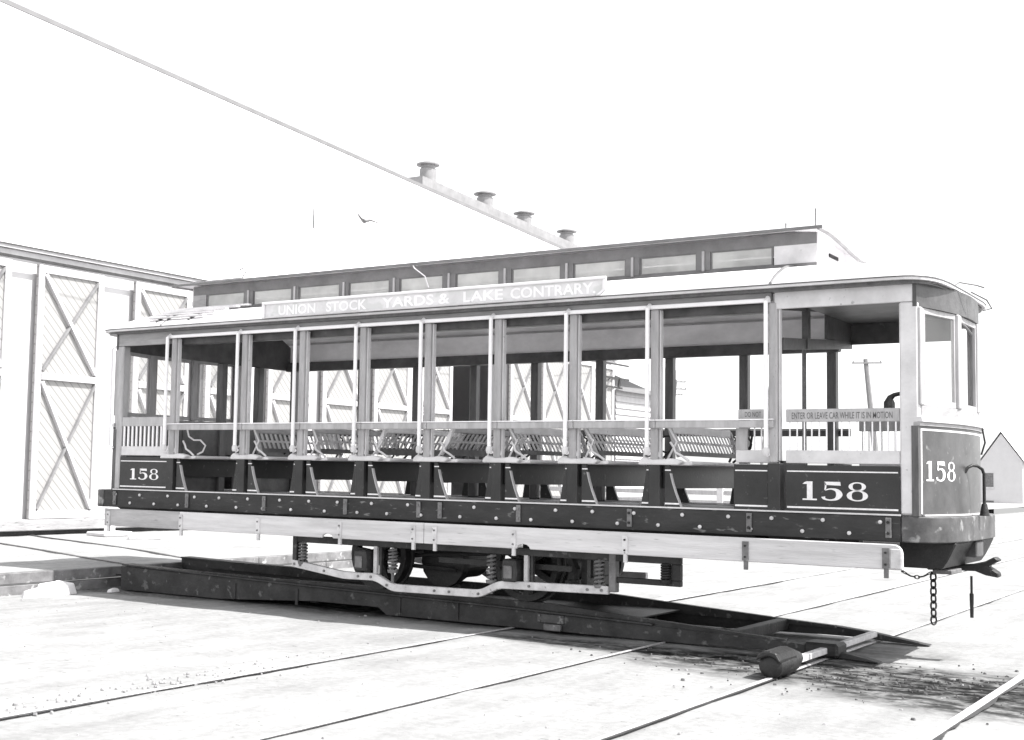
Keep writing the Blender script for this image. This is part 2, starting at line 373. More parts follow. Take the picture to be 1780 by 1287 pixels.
# overhanging door track, its shadow board and the base timber
obj('eave_board', MB().box(BX+.0, BX+.06, YB0, YB1+1.2, 5.10, 5.20), M_BRACE, barn, bevel=.01)
obj('fascia', MB().box(BX+.001, BX+.12, YB0, YB1+.1, 5.205, 5.268), M_BRACE, barn)
obj('gutter', MB().box(BX+.125, BX+.15, YB0, YB1+.2, 5.262, 5.278), M_FPOST, barn)
obj('door_track', MB().box(BX+.16, BX+.20, YB0, YB1+.9, 5.03, 5.075), M_TRACK, barn)
obj('base_timber', MB().box(BX+.06, BX+.30, YB0, OPEN[0]-.2, .33, .52), M_BASE, barn, bevel=.015)
obj('base_gap_shade', MB().box(BX+.005, BX+.16, YB0, OPEN[0]-.2, ZU+.002, .325), M_TRACK, barn)  # dark block put in for the shade below the base timber
def door(y0, wd=1.5):
    z0, zm, z1 = .53, 3.03, 5.00
    d = obj('door', MB().box(BX+.10, BX+.14, y0, y0+wd, z0, z1), M_DOOR, barn, loc=(BX, y0, 0))
    t = .0405
    for a in (y0, y0+wd-.13): obj('stile', MB().box(BX+.14, BX+.14+t, a, a+.13, z0, z1), M_BRACE, d, bevel=.006)
    for (a, b, e) in ((z0, z0+.14, 0), (z1-.14, z1, 0), (zm-.06, zm+.06, .025)): obj('cross_rail', MB().box(BX+.14, BX+.14+t+e, y0+.131, y0+wd-.131, a, b), M_BRACE, d, bevel=.006)
    for (a, b) in ((z0+.14, zm-.07), (zm+.07, z1-.14)):
        obj('brace', MB().bar((BX+.172, y0+.14, b-.03), (BX+.172, y0+wd-.14, a+.03), .065, .085, (1, 0, 0)), M_BRACE, d)
        obj('brace', MB().bar((BX+.160, y0+.14, a+.03), (BX+.160, y0+wd-.14, b-.03), .04, .085, (1, 0, 0)), M_BRACE2, d)  # tone greyed in place of the shade line hidden behind this brace
    return d
# doors have faint diagonal boarding
M_DOOR = bpy.data.materials.new('diagonal boarding'); M_DOOR.use_nodes = True
_n = M_DOOR.node_tree; _b = _n.nodes['Principled BSDF']; _b.inputs['Roughness'].default_value = .8
_tc = _n.nodes.new('ShaderNodeTexCoord'); _mp = _n.nodes.new('ShaderNodeMapping'); _mp.inputs['Rotation'].default_value = (R(-45), 0, 0)
_wv = _n.nodes.new('ShaderNodeTexWave'); _wv.bands_direction = 'Y'; _wv.inputs['Scale'].default_value = 2.6; _wv.inputs['Distortion'].default_value = .15
_cr = _n.nodes.new('ShaderNodeValToRGB'); _cr.color_ramp.elements[0].color = (.20, .195, .19, 1); _cr.color_ramp.elements[0].position = .0; _cr.color_ramp.elements[1].position = .09; _cr.color_ramp.elements[1].color = (.335, .33, .325, 1)
_n.links.new(_tc.outputs['Object'], _mp.inputs[0]); _n.links.new(_mp.outputs[0], _wv.inputs['Vector']); _n.links.new(_wv.outputs['Color'], _cr.inputs[0]); _n.links.new(_cr.outputs[0], _b.inputs['Base Color'])
_bm = _n.nodes.new('ShaderNodeBump'); _bm.inputs['Strength'].default_value = .12; _bm.inputs['Distance'].default_value = .02; _n.links.new(_cr.outputs[0], _bm.inputs['Height']); _n.links.new(_bm.outputs[0], _b.inputs['Normal'])
for y0 in (-4.3, -2.1, .1, 2.25, 4.33, 6.60, 8.55, 10.45, 12.30, 14.25, 16.15, 20.6, 22.45, 24.15, 25.6): door(y0, 1.48 if y0 > 4 else 1.5)
obj('track_bracket', MB().bar((BX+.2, 25.9, 4.60), (BX+.2, 28.1, 4.60), .03, .06).bar((BX+.2, 26.3, 4.30), (BX+.2, 27.6, 4.30), .03, .06).bar((BX+.2, 27.35, 4.30), (BX+.2, 27.45, 4.62), .06, .10, (0, 1, 0)), M_TRACK, barn)
# clapboard shed beyond the barn corner
shed = thing('clapboard_shed', 'pale clapboard shed beyond the far corner of the barn', 'shed', (-11, 29.6, ZU))
obj('wall', MB().box(-13.5, BX-.3, 28.2, 31.0, ZU, 4.3), M_BARN, shed)
first = None
for k in range(19):
    z = ZU+.1+k*.21
    if first is None:
        bm_ = MB(); bm_.add([(BX-.29, 28.1, z), (BX-.24, 28.1, z), (BX-.29, 28.1, z+.2), (BX-.29, 31.1, z), (BX-.24, 31.1, z), (BX-.29, 31.1, z+.2)], [(0,1,2),(3,5,4),(0,3,4,1),(1,4,5,2),(0,2,5,3)])
        first = obj('clapboard', bm_, M_BRACE, shed, loc=(BX-.3, 28.1, z))
    else: dup(first, (0, 0, k*.21))
rr = MB().add([(BX, 27.9, 4.25), (BX, 31.3, 4.25), (-11.2, 31.3, 5.2), (-11.2, 27.9, 5.2), (-13.8, 31.3, 4.25), (-13.8, 27.9, 4.25)], [(0,1,2,3),(3,2,4,5)])
obj('roof', rr, M_CLER, shed)
gp = thing('guard_post', 'stubby white guard post on a base block at the barn door corner', 'post', (-8.0, 5.35, ZU))
obj('base', MB().box(-8.25, -7.75, 5.1, 5.75, ZU-.01, ZU+.07), M_BRACE, gp, bevel=.02)
obj('shaft', MB().lathe([(.10, .06), (.085, .3), (.12, .36), (.12, .5), (.05, .56)], (-8.0, 5.42, ZU), n=12), M_WHITE, gp)
tag(obj('concrete_block', MB().box(-.28, .28, -.09, .09, 0, .07), M_PAPER, loc=(0, 0, 0), bevel=.02), 'small pale block lying on the yard ground before the barn', 'block').location = (-6.72, 5.05, ZU)
bpy.data.objects['concrete_block'].rotation_euler.z = R(50)
# rubble at the left of the pit
random.seed(12)
for (x, y, s, lb) in ((-2.45, -.30, .26, 'large white broken slab against the pit wall at far left'), (-2.30, -.72, .17, 'smaller white rubble lump left of the broken slab'), (-2.12, .25, .08, 'little pale stone between the broken slab and the table end')):
    mb = MB(); k = 9
    rg = [(math.cos(i*6.283/k)*s*random.uniform(.6, 1.25)*.8, math.sin(i*6.283/k)*s*random.uniform(.8, 1.4), -.01) for i in range(k)]
    rm = [(p[0]*.8, p[1]*.85, s*random.uniform(.25, .5)) for p in rg]
    mb.add(rg+rm+[(0, 0, s*.55)], [(i, (i+1) % k, (i+1) % k+k, i+k) for i in range(k)]+[(i+k, (i+1) % k+k, 2*k) for i in range(k)])
    o = obj('rubble', mb, M_PAPER, loc=(0, 0, 0), bevel=.01); o.location = (x, y, 0); tag(o, lb, 'stone', 'rubble by the pit wall')

# ------------------------------------------------------------------ background right: poles, fence, house
def upole(base, top, arms, label, name='utility_pole', r=.13, pins=3):
    t = thing(name, label, 'utility pole', (base[0], base[1], 0), 'utility poles beyond the yard')
    obj('shaft', MB().tube([Vector(base), (Vector(base)+Vector(top))/2, Vector(top)], [r*1.15, r, r*.75], 8), M_POLE, t)
    d = Vector((math.cos(YAW), math.sin(YAW), 0))
    for (z, hl, tilt) in arms:
        f = (z-base[2])/(top[2]-base[2]); c = Vector(base).lerp(Vector(top), f)+Vector((.1, -.12, 0))
        a = obj('crossarm', MB().bar(c-d*hl+Vector((0, 0, -tilt)), c+d*hl+Vector((0, 0, tilt)), .10, .10), M_POLE, t, loc=c)
        for s in ([-1, -.55, .55, 1] if pins == 4 else [-1, 1]):
            obj('insulator', MB().lathe([(.03, .04), (.05, .1), (.03, .16)], c+d*hl*s*.93+Vector((0, 0, tilt*s)), n=8), M_POLE, a)
def far_pole(lo, hi, arms, label, k, r, pins):
    """lo, hi: two points of the shaft, pushed k times farther from the camera; the shaft goes on down to the ground"""
    lo, hi = [CP+(Vector(p)-CP)*k for p in (lo, hi)]; d = (hi-lo)/(hi.z-lo.z); base = lo-d*lo.z
    upole(base, hi, [(CP.z+(z-CP.z)*k, h*k, t*k) for z, h, t in arms], label, r=r, pins=pins)
far_pole((-8.111, 30, 3.19), (-7.973, 30, 4.74), [(4.655, .32, 0), (4.42, .36, -.01), (4.22, .25, .0)], 'leaning pole with three crossarms seen through the middle of the car', 2.6, .16, 4)
far_pole((-.16, 25, 3.4), (-.29, 25, 4.75), [(4.64, .40, .01)], 'pole with a single crossarm seen through the right vestibule', 2.4, .20, 2)
far_pole((-4.86, 30, 3.2), (-4.7, 30, 4.7), [(3.9, .06, 0)], 'thin pale pole without crossarms seen through the last open bay', 2.4, .12, 2)
wr = thing('overhead_wire', 'thin overhead wire with two small dark hangers in the sky before the barn roof', 'wire', (-7, 10, 6.9))
obj('wire', MB().tube([(-7, -6, 8.0), (-7, 4.23, 7.46), (-7, 7.7, 7.25), (-7, 11.3, 6.83), (-7.6, 20, 6.0), (-8.7, 27, 5.05)], .007, 5), M_GREY, wr)
obj('dropper', MB().tube([(-7, 9.6, 7.03), (-7, 9.605, 6.63), (-7, 9.616, 6.37), (-7, 9.70, 6.36)], [.003, .016, .018, .016], 6), M_GREY, wr)
obj('hanger', MB().tube([(-7, 11.05, 6.93), (-7, 11.2, 6.83), (-7, 11.30, 6.80)], [.012, .03, .05], 6).tube([(-7, 11.30, 6.80), (-7, 11.5, 6.86), (-7, 11.85, 6.845)], [.05, .025, .010], 6), M_GREY, wr)

fence = thing('board_fence', 'low white post and board fence seen under the seats', 'fence', (-1.8, 17, 0))
for k in range(6):
    X = -6.2+k*1.65
    obj('fence_post', MB().box(X-.07, X+.07, 16.96, 17.06, 0, 1.25), M_BARN, fence)
for z in (.62, .86, 1.08):
    for k in range(5):
        X = -6.2+k*1.65
        obj('fence_board', MB().box(X+.08, X+1.57, 17.0, 17.03, z, z+.10), M_POST, fence)
hs_ = thing('small_house', 'little house with a grey shingled roof at the right behind the car', 'house', (1.95, 30, 0))
def hp(x, y, z, k=2.1): return CP+(Vector((x, y, z))-CP)*k if z > 0 else Vector((CP.x+(x-CP.x)*k, CP.y+(y-CP.y)*k, 0))
def hbox(x0, x1, y0, y1, z0, z1):
    a, b = hp(x0, y0, z0), hp(x1, y0, z1); return MB().box(a.x, b.x, a.y, a.y+(y1-y0), a.z, b.z)
hs_.location = hp(2.1, 30, 0)
obj('wall', hbox(1.62, 2.75, 30, 36, 0, 2.1), M_BARN, hs_)
A_, B_, C_, D_, E_ = hp(1.62, 30, 2.1), hp(2.75, 30, 2.1), hp(2.18, 30, 2.9), hp(1.52, 29.97, 2.03), hp(2.85, 29.97, 2.03)
obj('gable', MB().prism([(A_.x, A_.z), (B_.x, B_.z), (C_.x, C_.z)], A_.y+.02, A_.y+5.9), M_BARN, hs_)
C_ = hp(2.18, 29.97, 2.97); up6 = Vector((0, 6.2, 0))
obj('roof', MB().add([D_, C_, C_+up6, D_+up6, E_, E_+up6], [(0,1,2,3),(1,4,5,2)]), M_SHING, hs_)
for z0, z1 in ((1.35, 1.75), (.5, .95)):
    wfr = obj('window', hbox(1.70, 1.96, 29.99, 30.03, z0, z1), M_GREY, hs_)
    obj('sill', hbox(1.68, 1.98, 29.97, 30.03, z0-.06, z0-.003), M_BRACE, wfr)

# ------------------------------------------------------------------ transfer table
table = thing('transfer_table', 'dark iron transfer table with tapering rail tips lying across the pit under the car', 'transfer table', (2.2, 1.1, 0))
def girder(y0, dark_x0, tipx, name, th=.11):
    topz = lambda x: .30+(x+2.7)*(-.020) if x < 3.4 else .178-(x-3.4)*.026
    xl = -2.17 if y0 < 1 else -2.60
    xs = [xl, -1.5, 0, 1.7, 3.4, 4.8, 5.9]; mb = MB()
    up_ = [(x, topz(x)) for x in xs]+[(6.2, .085), (6.45, .05), (tipx, .012)]
    lo = [(tipx, .004), (6.4, .012), (6.1, .030), (5.8, .03)]+[(x, .012+(.07 if -.5 < x < 1.7 else 0)) for x in (5.0, 3.4, 1.75, 1.65, .8, -.55, -.6, xl)]
    mb.prism(up_+lo, y0, y0+th)
    return obj(name, mb, M_GIRD, table, bevel=.006)
g1 = girder(.40, 0, 6.66, 'girder'); g2 = girder(1.82, 0, 6.72, 'girder')
for y0 in (.40, 1.74): obj('running_rail', MB().prism([(-2.1, .30), (3.6, .262), (4.5, .205), (5.6, .140), (5.9, .125), (5.9, .10), (-2.1, .20)], y0+.02, y0+.085), M_GIRD, table)
# top flanges carrying the running rails
for y0 in (.36, 1.78):
    fl = MB(); pts = [(-2.12 if y0 < 1 else -2.58, .300), (0, .250), (3.4, .184), (4.7, .150)]
    for (a, b) in zip(pts[:-1], pts[1:]): fl.bar((a[0], y0+.09, a[1]+.008), (b[0], y0+.09, b[1]+.008), .17, .016)
    obj('flange', fl, M_GIRD, table)
for X in (-1.9, -.6, .7, 2.0, 2.9, 3.9, 5.40):
    obj('cross_tie', MB().box(X-.05, X+.05, .515, 1.815, .05, .15), M_GIRD, table, bevel=.006)
obj('deck_plate', MB().box(-2.5, 4.4, .62, 1.68, .152, .165), M_IRON, table)
pl = obj('name_plate', MB().box(3.52, 3.80, .385, .398, .085, .165), M_BUMP, table, bevel=.004)
for dx in (.03, .25):
    for dz in (.10, .15): obj('bolt', MB().lathe([(.010, -.004), (.010, -.014)], (3.52+dx, .385, dz), 'y', 8), M_GREY, pl)
obj('bearing_shoe', MB().box(3.60, 3.78, .36, .398, .015, .075), M_GREY, table, bevel=.008)
for X in (-.35, .55, 1.9, 2.6): obj('stiffener', MB().box(X, X+.035, .388, .399, .03, .2), M_GIRD, table)
# outrigger along the travel rail with its flanged roller
orr = obj('outrigger', MB().box(6.215, 6.275, -.62, 1.8, .05, .10), M_TIE, table, bevel=.006)
obj('clamp', MB().box(6.08, 6.36, .32, .58, .02, .135), M_IRON, table, bevel=.02)
rb = MB().lathe([(.05, -.98), (.09, -.95), (.098, -.72), (.088, -.52), (.05, -.36)], (6.25, 0, .095), 'y', 18)
obj('roller', rb, M_IRON, table)
obj('roller_cap', MB().prism([(6.15, .13), (6.165, .175), (6.21, .205), (6.26, .21), (6.31, .195), (6.345, .14), (6.33, .12), (6.30, .155), (6.25, .175), (6.19, .15)], -1.0, -.62), M_IRON, table, bevel=.01)

# ------------------------------------------------------------------ STREETCAR
W = 2.12
car = thing('streetcar', 'open bench streetcar numbered 158 standing on the transfer table', 'streetcar', (2.5, 1.06, 0.2))
PX = [-1.04, .03, .84, 1.64, 2.44, 3.24, 4.04, 4.84, 5.90]
XL, XR = -1.95, 7.09
def P(name, mb, m, **k): return obj(name, mb, m, car, **k)
def Y(d, far): return W-d if far else d
def bx(mb, x0, x1, d0, d1, z0, z1, far):
    a, b = sorted((Y(d0, far), Y(d1, far))); return mb.box(x0, x1, a, b, z0, z1)

# floor and underframe
P('floor', MB().box(XL+.03, XR-.05, .04, W-.04, 1.12, 1.195), M_FLOOR)
P('underframe', MB().box(-1.2, 6.2, .5, .62, .86, 1.12).box(-1.2, 6.2, 1.5, 1.62, .86, 1.12).box(-.9, -.78, .5, 1.62, .9, 1.12).box(5.6, 5.72, .5, 1.62, .9, 1.12), M_IRON)
def front(y, sgn=1, off=0):
    b = .185*(1-((y-1.06)/1.06)**2)
    return (XR-.01+b+off) if sgn > 0 else (XL+.01-b-off)
for far in (False, True):
    # sill with bolts
    P('side_sill', bx(MB(), -2.05, 6.95, -.012, .04, 1.0, 1.200, far), M_SILL, bevel=.006)
    P('sill_edge_strip', bx(MB(), -1.9, 6.95, -.022, .0, 1.2015, 1.214, far), M_CREAM)
    bo = MB(); k = 0; x = -1.85
    while x < 6.9:
        z = (1.15, 1.055)[k % 2]; bo.lathe([(.016, 0), (.016, -.012), (.006, -.018)] if not far else [(.016, 0), (.016, .012), (.006, .018)], (x, Y(-.012, far), z), 'y', 8)
        k += 1; x += .205+.05*math.sin(k*2.3)
    P('bolts', bo, M_TIE, kind='stuff')
    # posts
    po = None; bs = None; gr = None
    for i, p in enumerate(PX):
        if far:  # far posts get a dark tone, their shade put into the colour
            if i == 8: p = 5.72
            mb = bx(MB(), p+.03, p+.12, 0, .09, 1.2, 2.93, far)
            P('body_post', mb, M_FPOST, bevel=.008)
        else:
            P('body_post', bx(MB(), p-.002, p+.070, 0, .09, 1.60, 2.93, far), M_POST, bevel=.010)
            P('post_bead', bx(MB(), p+.074, p+.087, .03, .075, 1.62, 2.92, far), M_CREAM)
            P('post_base', bx(MB(), p-.008, p+.098, -.016, .09, 1.205, 1.598, far), M_DARK, bevel=.006)
        # grab pole in front of the post with its lower bracket
        yy = Y(-.065, far)
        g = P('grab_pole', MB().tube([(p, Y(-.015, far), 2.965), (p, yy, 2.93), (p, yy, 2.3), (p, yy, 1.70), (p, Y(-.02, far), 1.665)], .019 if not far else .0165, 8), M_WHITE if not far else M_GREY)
        obj('socket', MB().lathe([(.022, 0), (.030, .02), (.030, .05), (.020, .07)], (p, yy, 1.655), 'z', 8), M_CREAM, g)
    if not far: P('grab_pole', MB().tube([(-1.93, -.01, 2.86), (-1.985, -.03, 2.84), (-1.985, -.03, 1.72), (-1.93, -.01, 1.68)], .018, 8), M_WHITE)
    # guard rail boards between posts
    xs = [PX[0]+.0]+[p+.06 for p in PX[1:-1]]+[PX[-1]+.05]
    for a, b in zip(xs[:-1], xs[1:]):
        P('guard_rail', bx(MB(), a+.003, b-.003, -.032, -.004, 1.888, 1.950, far), M_POST if not far else M_INT, bevel=.005)  # far boards darkened in colour for the shade inside the car
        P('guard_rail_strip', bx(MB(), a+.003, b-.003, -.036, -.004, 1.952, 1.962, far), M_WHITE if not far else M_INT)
    # letter board, eave strip
    P('letter_board', bx(MB(), -1.08, 5.92, .0, .05, 2.945, 3.028, far), M_MOLD)
    P('eave_strip', bx(MB(), -1.08, 5.92, -.035, -.002, 2.925, 2.960, far), M_WHITE, bevel=.004)
    for (x0, x1, m) in ((XL, -1.085, M_MOLD), (5.95, XR-.02, M_CREAM)):
        P('vestibule_letter_board', bx(MB(), x0, x1, .004, .05, 2.872, 3.026, far), m)
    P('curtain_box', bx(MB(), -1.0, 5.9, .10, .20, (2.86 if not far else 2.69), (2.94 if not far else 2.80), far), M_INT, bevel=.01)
    if far: P('frieze_board', bx(MB(), -1.0, 5.9, .12, .14, 2.802, 3.02, far), M_CEIL)
    # corner posts
    P('corner_post', bx(MB(), XL+.005, XL+.13, .0, .11, 1.21, 2.87, far), M_POST, bevel=.012)
    P('corner_post', bx(MB(), 6.945 if not far else 7.02, XR if not far else 7.07, .002, .11 if not far else .05, 1.21, 2.87, far), M_CREAM, bevel=.014 if not far else .006)
    # lower panels with pinstripes
    for (x0, x1) in ((XL+.135, PX[0]+.03), (5.60, PX[8]+.03), (PX[8]+.14, 6.942)):
        q = P('lower_panel', bx(MB(), x0, x1, .003, .03, 1.208, 1.585, far), M_DARK)
        obj('pinstripe', bx(MB(), x0+.012, x1-.012, .0, .002, 1.530, 1.540, far), M_NUM, q)
        obj('pinstripe', bx(MB(), x0+.012, x1-.012, .0, .002, 1.238, 1.252, far), M_NUM, q)
    # vestibule gates: board with lettering, thin bars, bottom board
    for (x0, x1, side) in ((XL+.135, PX[0]+.03, 0), (PX[8]+.14, 6.942, 1)):
        g = P('gate_board', bx(MB(), x0, x1, .01, .035, 1.935, 2.04, far), M_POST, bevel=.004)
        b2 = P('gate_bottom_board', bx(MB(), x0, x1, .01, .035, 1.600, 1.705, far), M_CREAM, bevel=.004)
        n = 15 if side else 12
        for k in range(n):
            X = x0+(k+.5)*(x1-x0)/n
            P('gate_bar', MB().cyl((X, Y(.022, far), 1.704), (X, Y(.022, far), 1.936), .0062 if side else .014, 6), M_WHITE)
P('slat_backing', MB().box(XL+.14, PX[0]+.02, .06, .07, 1.70, 1.94), M_FPOST)
# the notice board left of the gate post
P('gate_board', MB().box(5.62, 5.90, .045, .065, 1.965, 2.045), M_POST, bevel=.004)
P('gate_bottom_board', MB().box(5.60, 5.93, .045, .065, 1.600, 1.705), M_CREAM, bevel=.004)
P('gate_stile', MB().box(5.60, 5.70, .045, .065, 1.706, 1.888), M_POST)
for X in (5.76, 5.82, 5.88): P('gate_bar', MB().cyl((X, .055, 1.704), (X, .055, 1.966), .007, 6), M_WHITE)

def place_text(name, body, x0, x1, zb, h, y, m, parent, bold=0.0):
    vs_, fs, wd = textmesh(body, 1.0, bold); hh = max(v[1] for v in vs_)
    mb = MB(); mb.add([(x0+v[0]/wd*(x1-x0), y, zb+v[1]/hh*h) for v in vs_], fs)
    return obj(name, mb, m, parent)
M_LET = mat('faded lettering', .13, .7, .3, 40, 0)
gb = [o for o in car.children if o.name.startswith('gate_board')]
place_text('lettering', 'ENTER OR LEAVE CAR WHILE IT IS IN MOTION', 6.09, 6.89, 1.96, .052, .0085, M_LET, car, .003)
place_text('lettering', 'DO NOT', 5.68, 5.82, 1.982, .042, .0435, M_LET, car, .003)

# slab serif numerals drawn as ribbons
def ribbon(pts, n=10):
    """pts: (x, y, width) -> smooth ribbon polygons"""
    out = []; m = len(pts)
    for i in range(m-1):
        p0 = pts[max(0, i-1)]; p1 = pts[i]; p2 = pts[i+1]; p3 = pts[min(m-1, i+2)]
        for k in range(n+(i == m-2)):
            t = k/n; out.append(tuple(.5*((2*p1[j])+(-p0[j]+p2[j])*t+(2*p0[j]-5*p1[j]+4*p2[j]-p3[j])*t*t+(-p0[j]+3*p1[j]-3*p2[j]+p3[j])*t**3) for j in range(3)))
    vs_ = []; fs = []
    for i, p in enumerate(out):
        a = out[max(0, i-1)]; b = out[min(len(out)-1, i+1)]; dx, dy = b[0]-a[0], b[1]-a[1]; l = math.hypot(dx, dy) or 1
        nx, ny = -dy/l*p[2]/2, dx/l*p[2]/2; vs_ += [(p[0]+nx, p[1]+ny), (p[0]-nx, p[1]-ny)]
    for i in range(len(out)-1): fs.append((2*i, 2*i+1, 2*i+3, 2*i+2))
    return vs_, fs
def loop8(cx, cy, rx, ry, thin, thick, n=28):
    vs_ = []; fs = []
    for i in range(n):
        a = 2*math.pi*i/n; c, s = math.cos(a), math.sin(a)
        wx = thin+(thick-thin)*abs(c)**1.3
        vs_ += [(cx+c*rx, cy+s*ry), (cx+c*(rx-wx), cy+s*(ry-thin))]
    for i in range(n): j = (i+1) % n; fs.append((2*i, 2*j, 2*j+1, 2*i+1))
    return vs_, fs
def numerals():
    one = ([(.30,0),(.30,.08),(.20,.08)], None)
    g = {}
    V = []; F = []
    def put(v, f, L_):
        o = len(L_[0]); L_[0].extend(v); L_[1].extend([tuple(i+o for i in q) for q in f])
    a = ([], []); put([(0,0),(.46,0),(.46,.08),(0,.08)], [(0,1,2,3)], a); put([(.14,.081),(.32,.081),(.32,1),(.14,1)], [(0,1,2,3)], a); put([(.0,.86),(.139,.86),(.139,1),(.06,.955)], [(0,1,2,3)], a); g['1'] = (a, .46)
    b = ([], []); put(*ribbon([(.10,.98,.02),(.14,.80,.05),(.12,.56,.05)]), b); put([(.10,.83),(.62,.80),(.60,1.0),(.10,1.0)], [(0,1,2,3)], b)
    put(*ribbon([(.12,.545,.05),(.30,.62,.07),(.50,.54,.15),(.57,.32,.20),(.48,.10,.13),(.28,.03,.07),(.10,.09,.09),(.06,.20,.13)]), b); g['5'] = (b, .66)
    c = ([], []); put(*loop8(.33,.765,.27,.235,.06,.13), c); put(*loop8(.33,.285,.33,.285,.06,.16), c); g['8'] = (c, .66)
    out = []; x = 0
    for ch in '158':
        (vs_, fs), wd = g[ch]; out.append(([(x+v[0], v[1]) for v in vs_], fs)); x += wd+.14
    return out, x-.14
NUM, NW = numerals()
def put_numerals(fn, parent):
    for vs_, fs in NUM: obj('numeral', MB().add([fn(v[0]/NW, v[1]) for v in vs_], fs), M_NUM, parent)
lp = [o for o in car.children if o.name.startswith('lower_panel')]
put_numerals(lambda u, v: (6.18+u*.52, .0008, 1.305+v*.150), lp[2])
put_numerals(lambda u, v: (-1.64+u*.46, .0008, 1.325+v*.125), lp[0])
# round plug on the lower panels' left vestibule is not shown in the picture

# ---- vestibule ends
def sheet(y0, y1, z0, z1, sgn, off0, off1, n=14):
    mb = MB(); vs_ = []; fs = []
    for i in range(n+1):
        yy = y0+(y1-y0)*i/n
        for (o_, z) in ((off1, z0), (off1, z1), (off0, z1), (off0, z0)): vs_.append((front(yy, sgn, o_), yy, z))
    for i in range(n):
        for k in range(4): fs.append((i*4+k, i*4+(k+1) % 4, (i+1)*4+(k+1) % 4, (i+1)*4+k))
    fs += [(0,3,2,1), tuple(n*4+k for k in range(4))]
    mb.add(vs_, fs); mb.smooth = True; return mb
for sgn in (1, -1):
    d = P('dash_panel', sheet(.02, W-.02, 1.205, 1.90, sgn, -.025, 0), M_DASH)
    P('dash_corner_strip', sheet(-.004, .03, 1.203, 1.90, sgn, -.045, .006, 2), M_FPOST)
    P('belt_rail', sheet(.0, W, 1.93, 1.975, sgn, -.03, .035), M_CREAM, bevel=.004)
    P('belt_molding', sheet(.0, W, 1.902, 1.928, sgn, -.03, .018), M_MOLD)
    P('window_apron', sheet(.06, W-.06, 1.978, 2.06, sgn, -.03, -.004), M_MOLD)
    P('front_header', sheet(.0, W, 2.83, 3.024, sgn, -.03, .0), M_INT)
    obj('pinstripe', sheet(.034, .052, 1.22, 1.865, sgn, .0005, .0022, 2), M_NUM, d)
    obj('pinstripe', sheet(.034, 2.08, 1.866, 1.882, sgn, .0005, .0022), M_NUM, d)
    obj('bottom_flange', sheet(.06, W-.06, 1.203, 1.216, sgn, .0005, .016), M_CREAM, d)
    ys = [.06, .70, 1.42, 2.06]
    for j, yy in enumerate(ys):
        x = front(yy, sgn, -.02); 
        P('front_post', MB().box(x-.035, x+.03, yy-.05, yy+.05, 2.062, 2.828), M_POST, bevel=.008)
    for j in range(3):
        a, b = ys[j]+.052, ys[j+1]-.052
        xa, xb = front(a, sgn, -.022), front(b, sgn, -.022)
        fr = MB()
        for (z0, z1) in ((2.063, 2.11), (2.785, 2.827)): fr.bar((xa, a, (z0+z1)/2), (xb, b, (z0+z1)/2), .022, z1-z0)
        for f in (.03, .97):
            q = Vector((xa, a, 0)).lerp(Vector((xb, b, 0)), f); fr.bar((q.x, q.y, 2.111), (q.x, q.y, 2.784), .022, .03, (0, 1, 0))
        wo_ = P('front_window', fr, M_POST)
        if not (j == 1):
            obj('pane', MB().add([(xa, a+.02, 2.11), (xb, b-.02, 2.11), (xb, b-.02, 2.785), (xa, a+.02, 2.785)], [(0, 1, 2, 3)]), M_GLASS, wo_)
def num_dash(u, v):
    yy = .105+u*.47; return (front(yy, 1, .0025), yy, 1.475+v*.155)
dp = [o for o in car.children if o.name.startswith('dash_panel')][0]
put_numerals(num_dash, dp)
# end sills / bumpers
for sgn in (1, -1):
    mb = MB(); n = 36; vs_ = []; fs = []
    base = (6.953, 7.33) if sgn > 0 else (-2.06, -2.34)
    pts = []
    for i in range(n+1):
        t = i/n; a = -math.pi/2+math.pi*t
        yy = 1.06+(1.06+.012)*math.copysign(abs(math.sin(a))**.62, math.sin(a)); xx = base[0]+(base[1]-base[0])*abs(math.cos(a))**.62
        pts.append((xx, yy))
    pts = [(base[0], -.012)]+pts[1:-1]+[(base[0], W+.012)]
    for p in pts:
        vs_ += [(p[0], p[1], 1.0), (p[0], p[1], 1.20)]
    m_ = len(pts); fs = [(2*i, 2*i+2, 2*i+3, 2*i+1) for i in range(m_-1)]
    fs += [tuple(2*i for i in range(m_)), tuple(2*i+1 for i in range(m_))[::-1], (0, 1, 2*m_-1, 2*m_-2)]
    mb.add(vs_, fs); mb.smooth = True; P('bumper', mb, M_BUMP, bevel=.008)
# platform knee below the right bumper
P('platform_knee', MB().prism([(6.86, .998), (7.29, .998), (7.26, .93), (7.22, .85), (7.18, .79), (6.86, .79)], .30, 1.75), M_IRON, bevel=.01)
P('platform_knee', MB().prism([(-2.2, .998), (-1.5, .998), (-1.5, .86), (-1.9, .88)], .30, 1.75), M_IRON, bevel=.01)

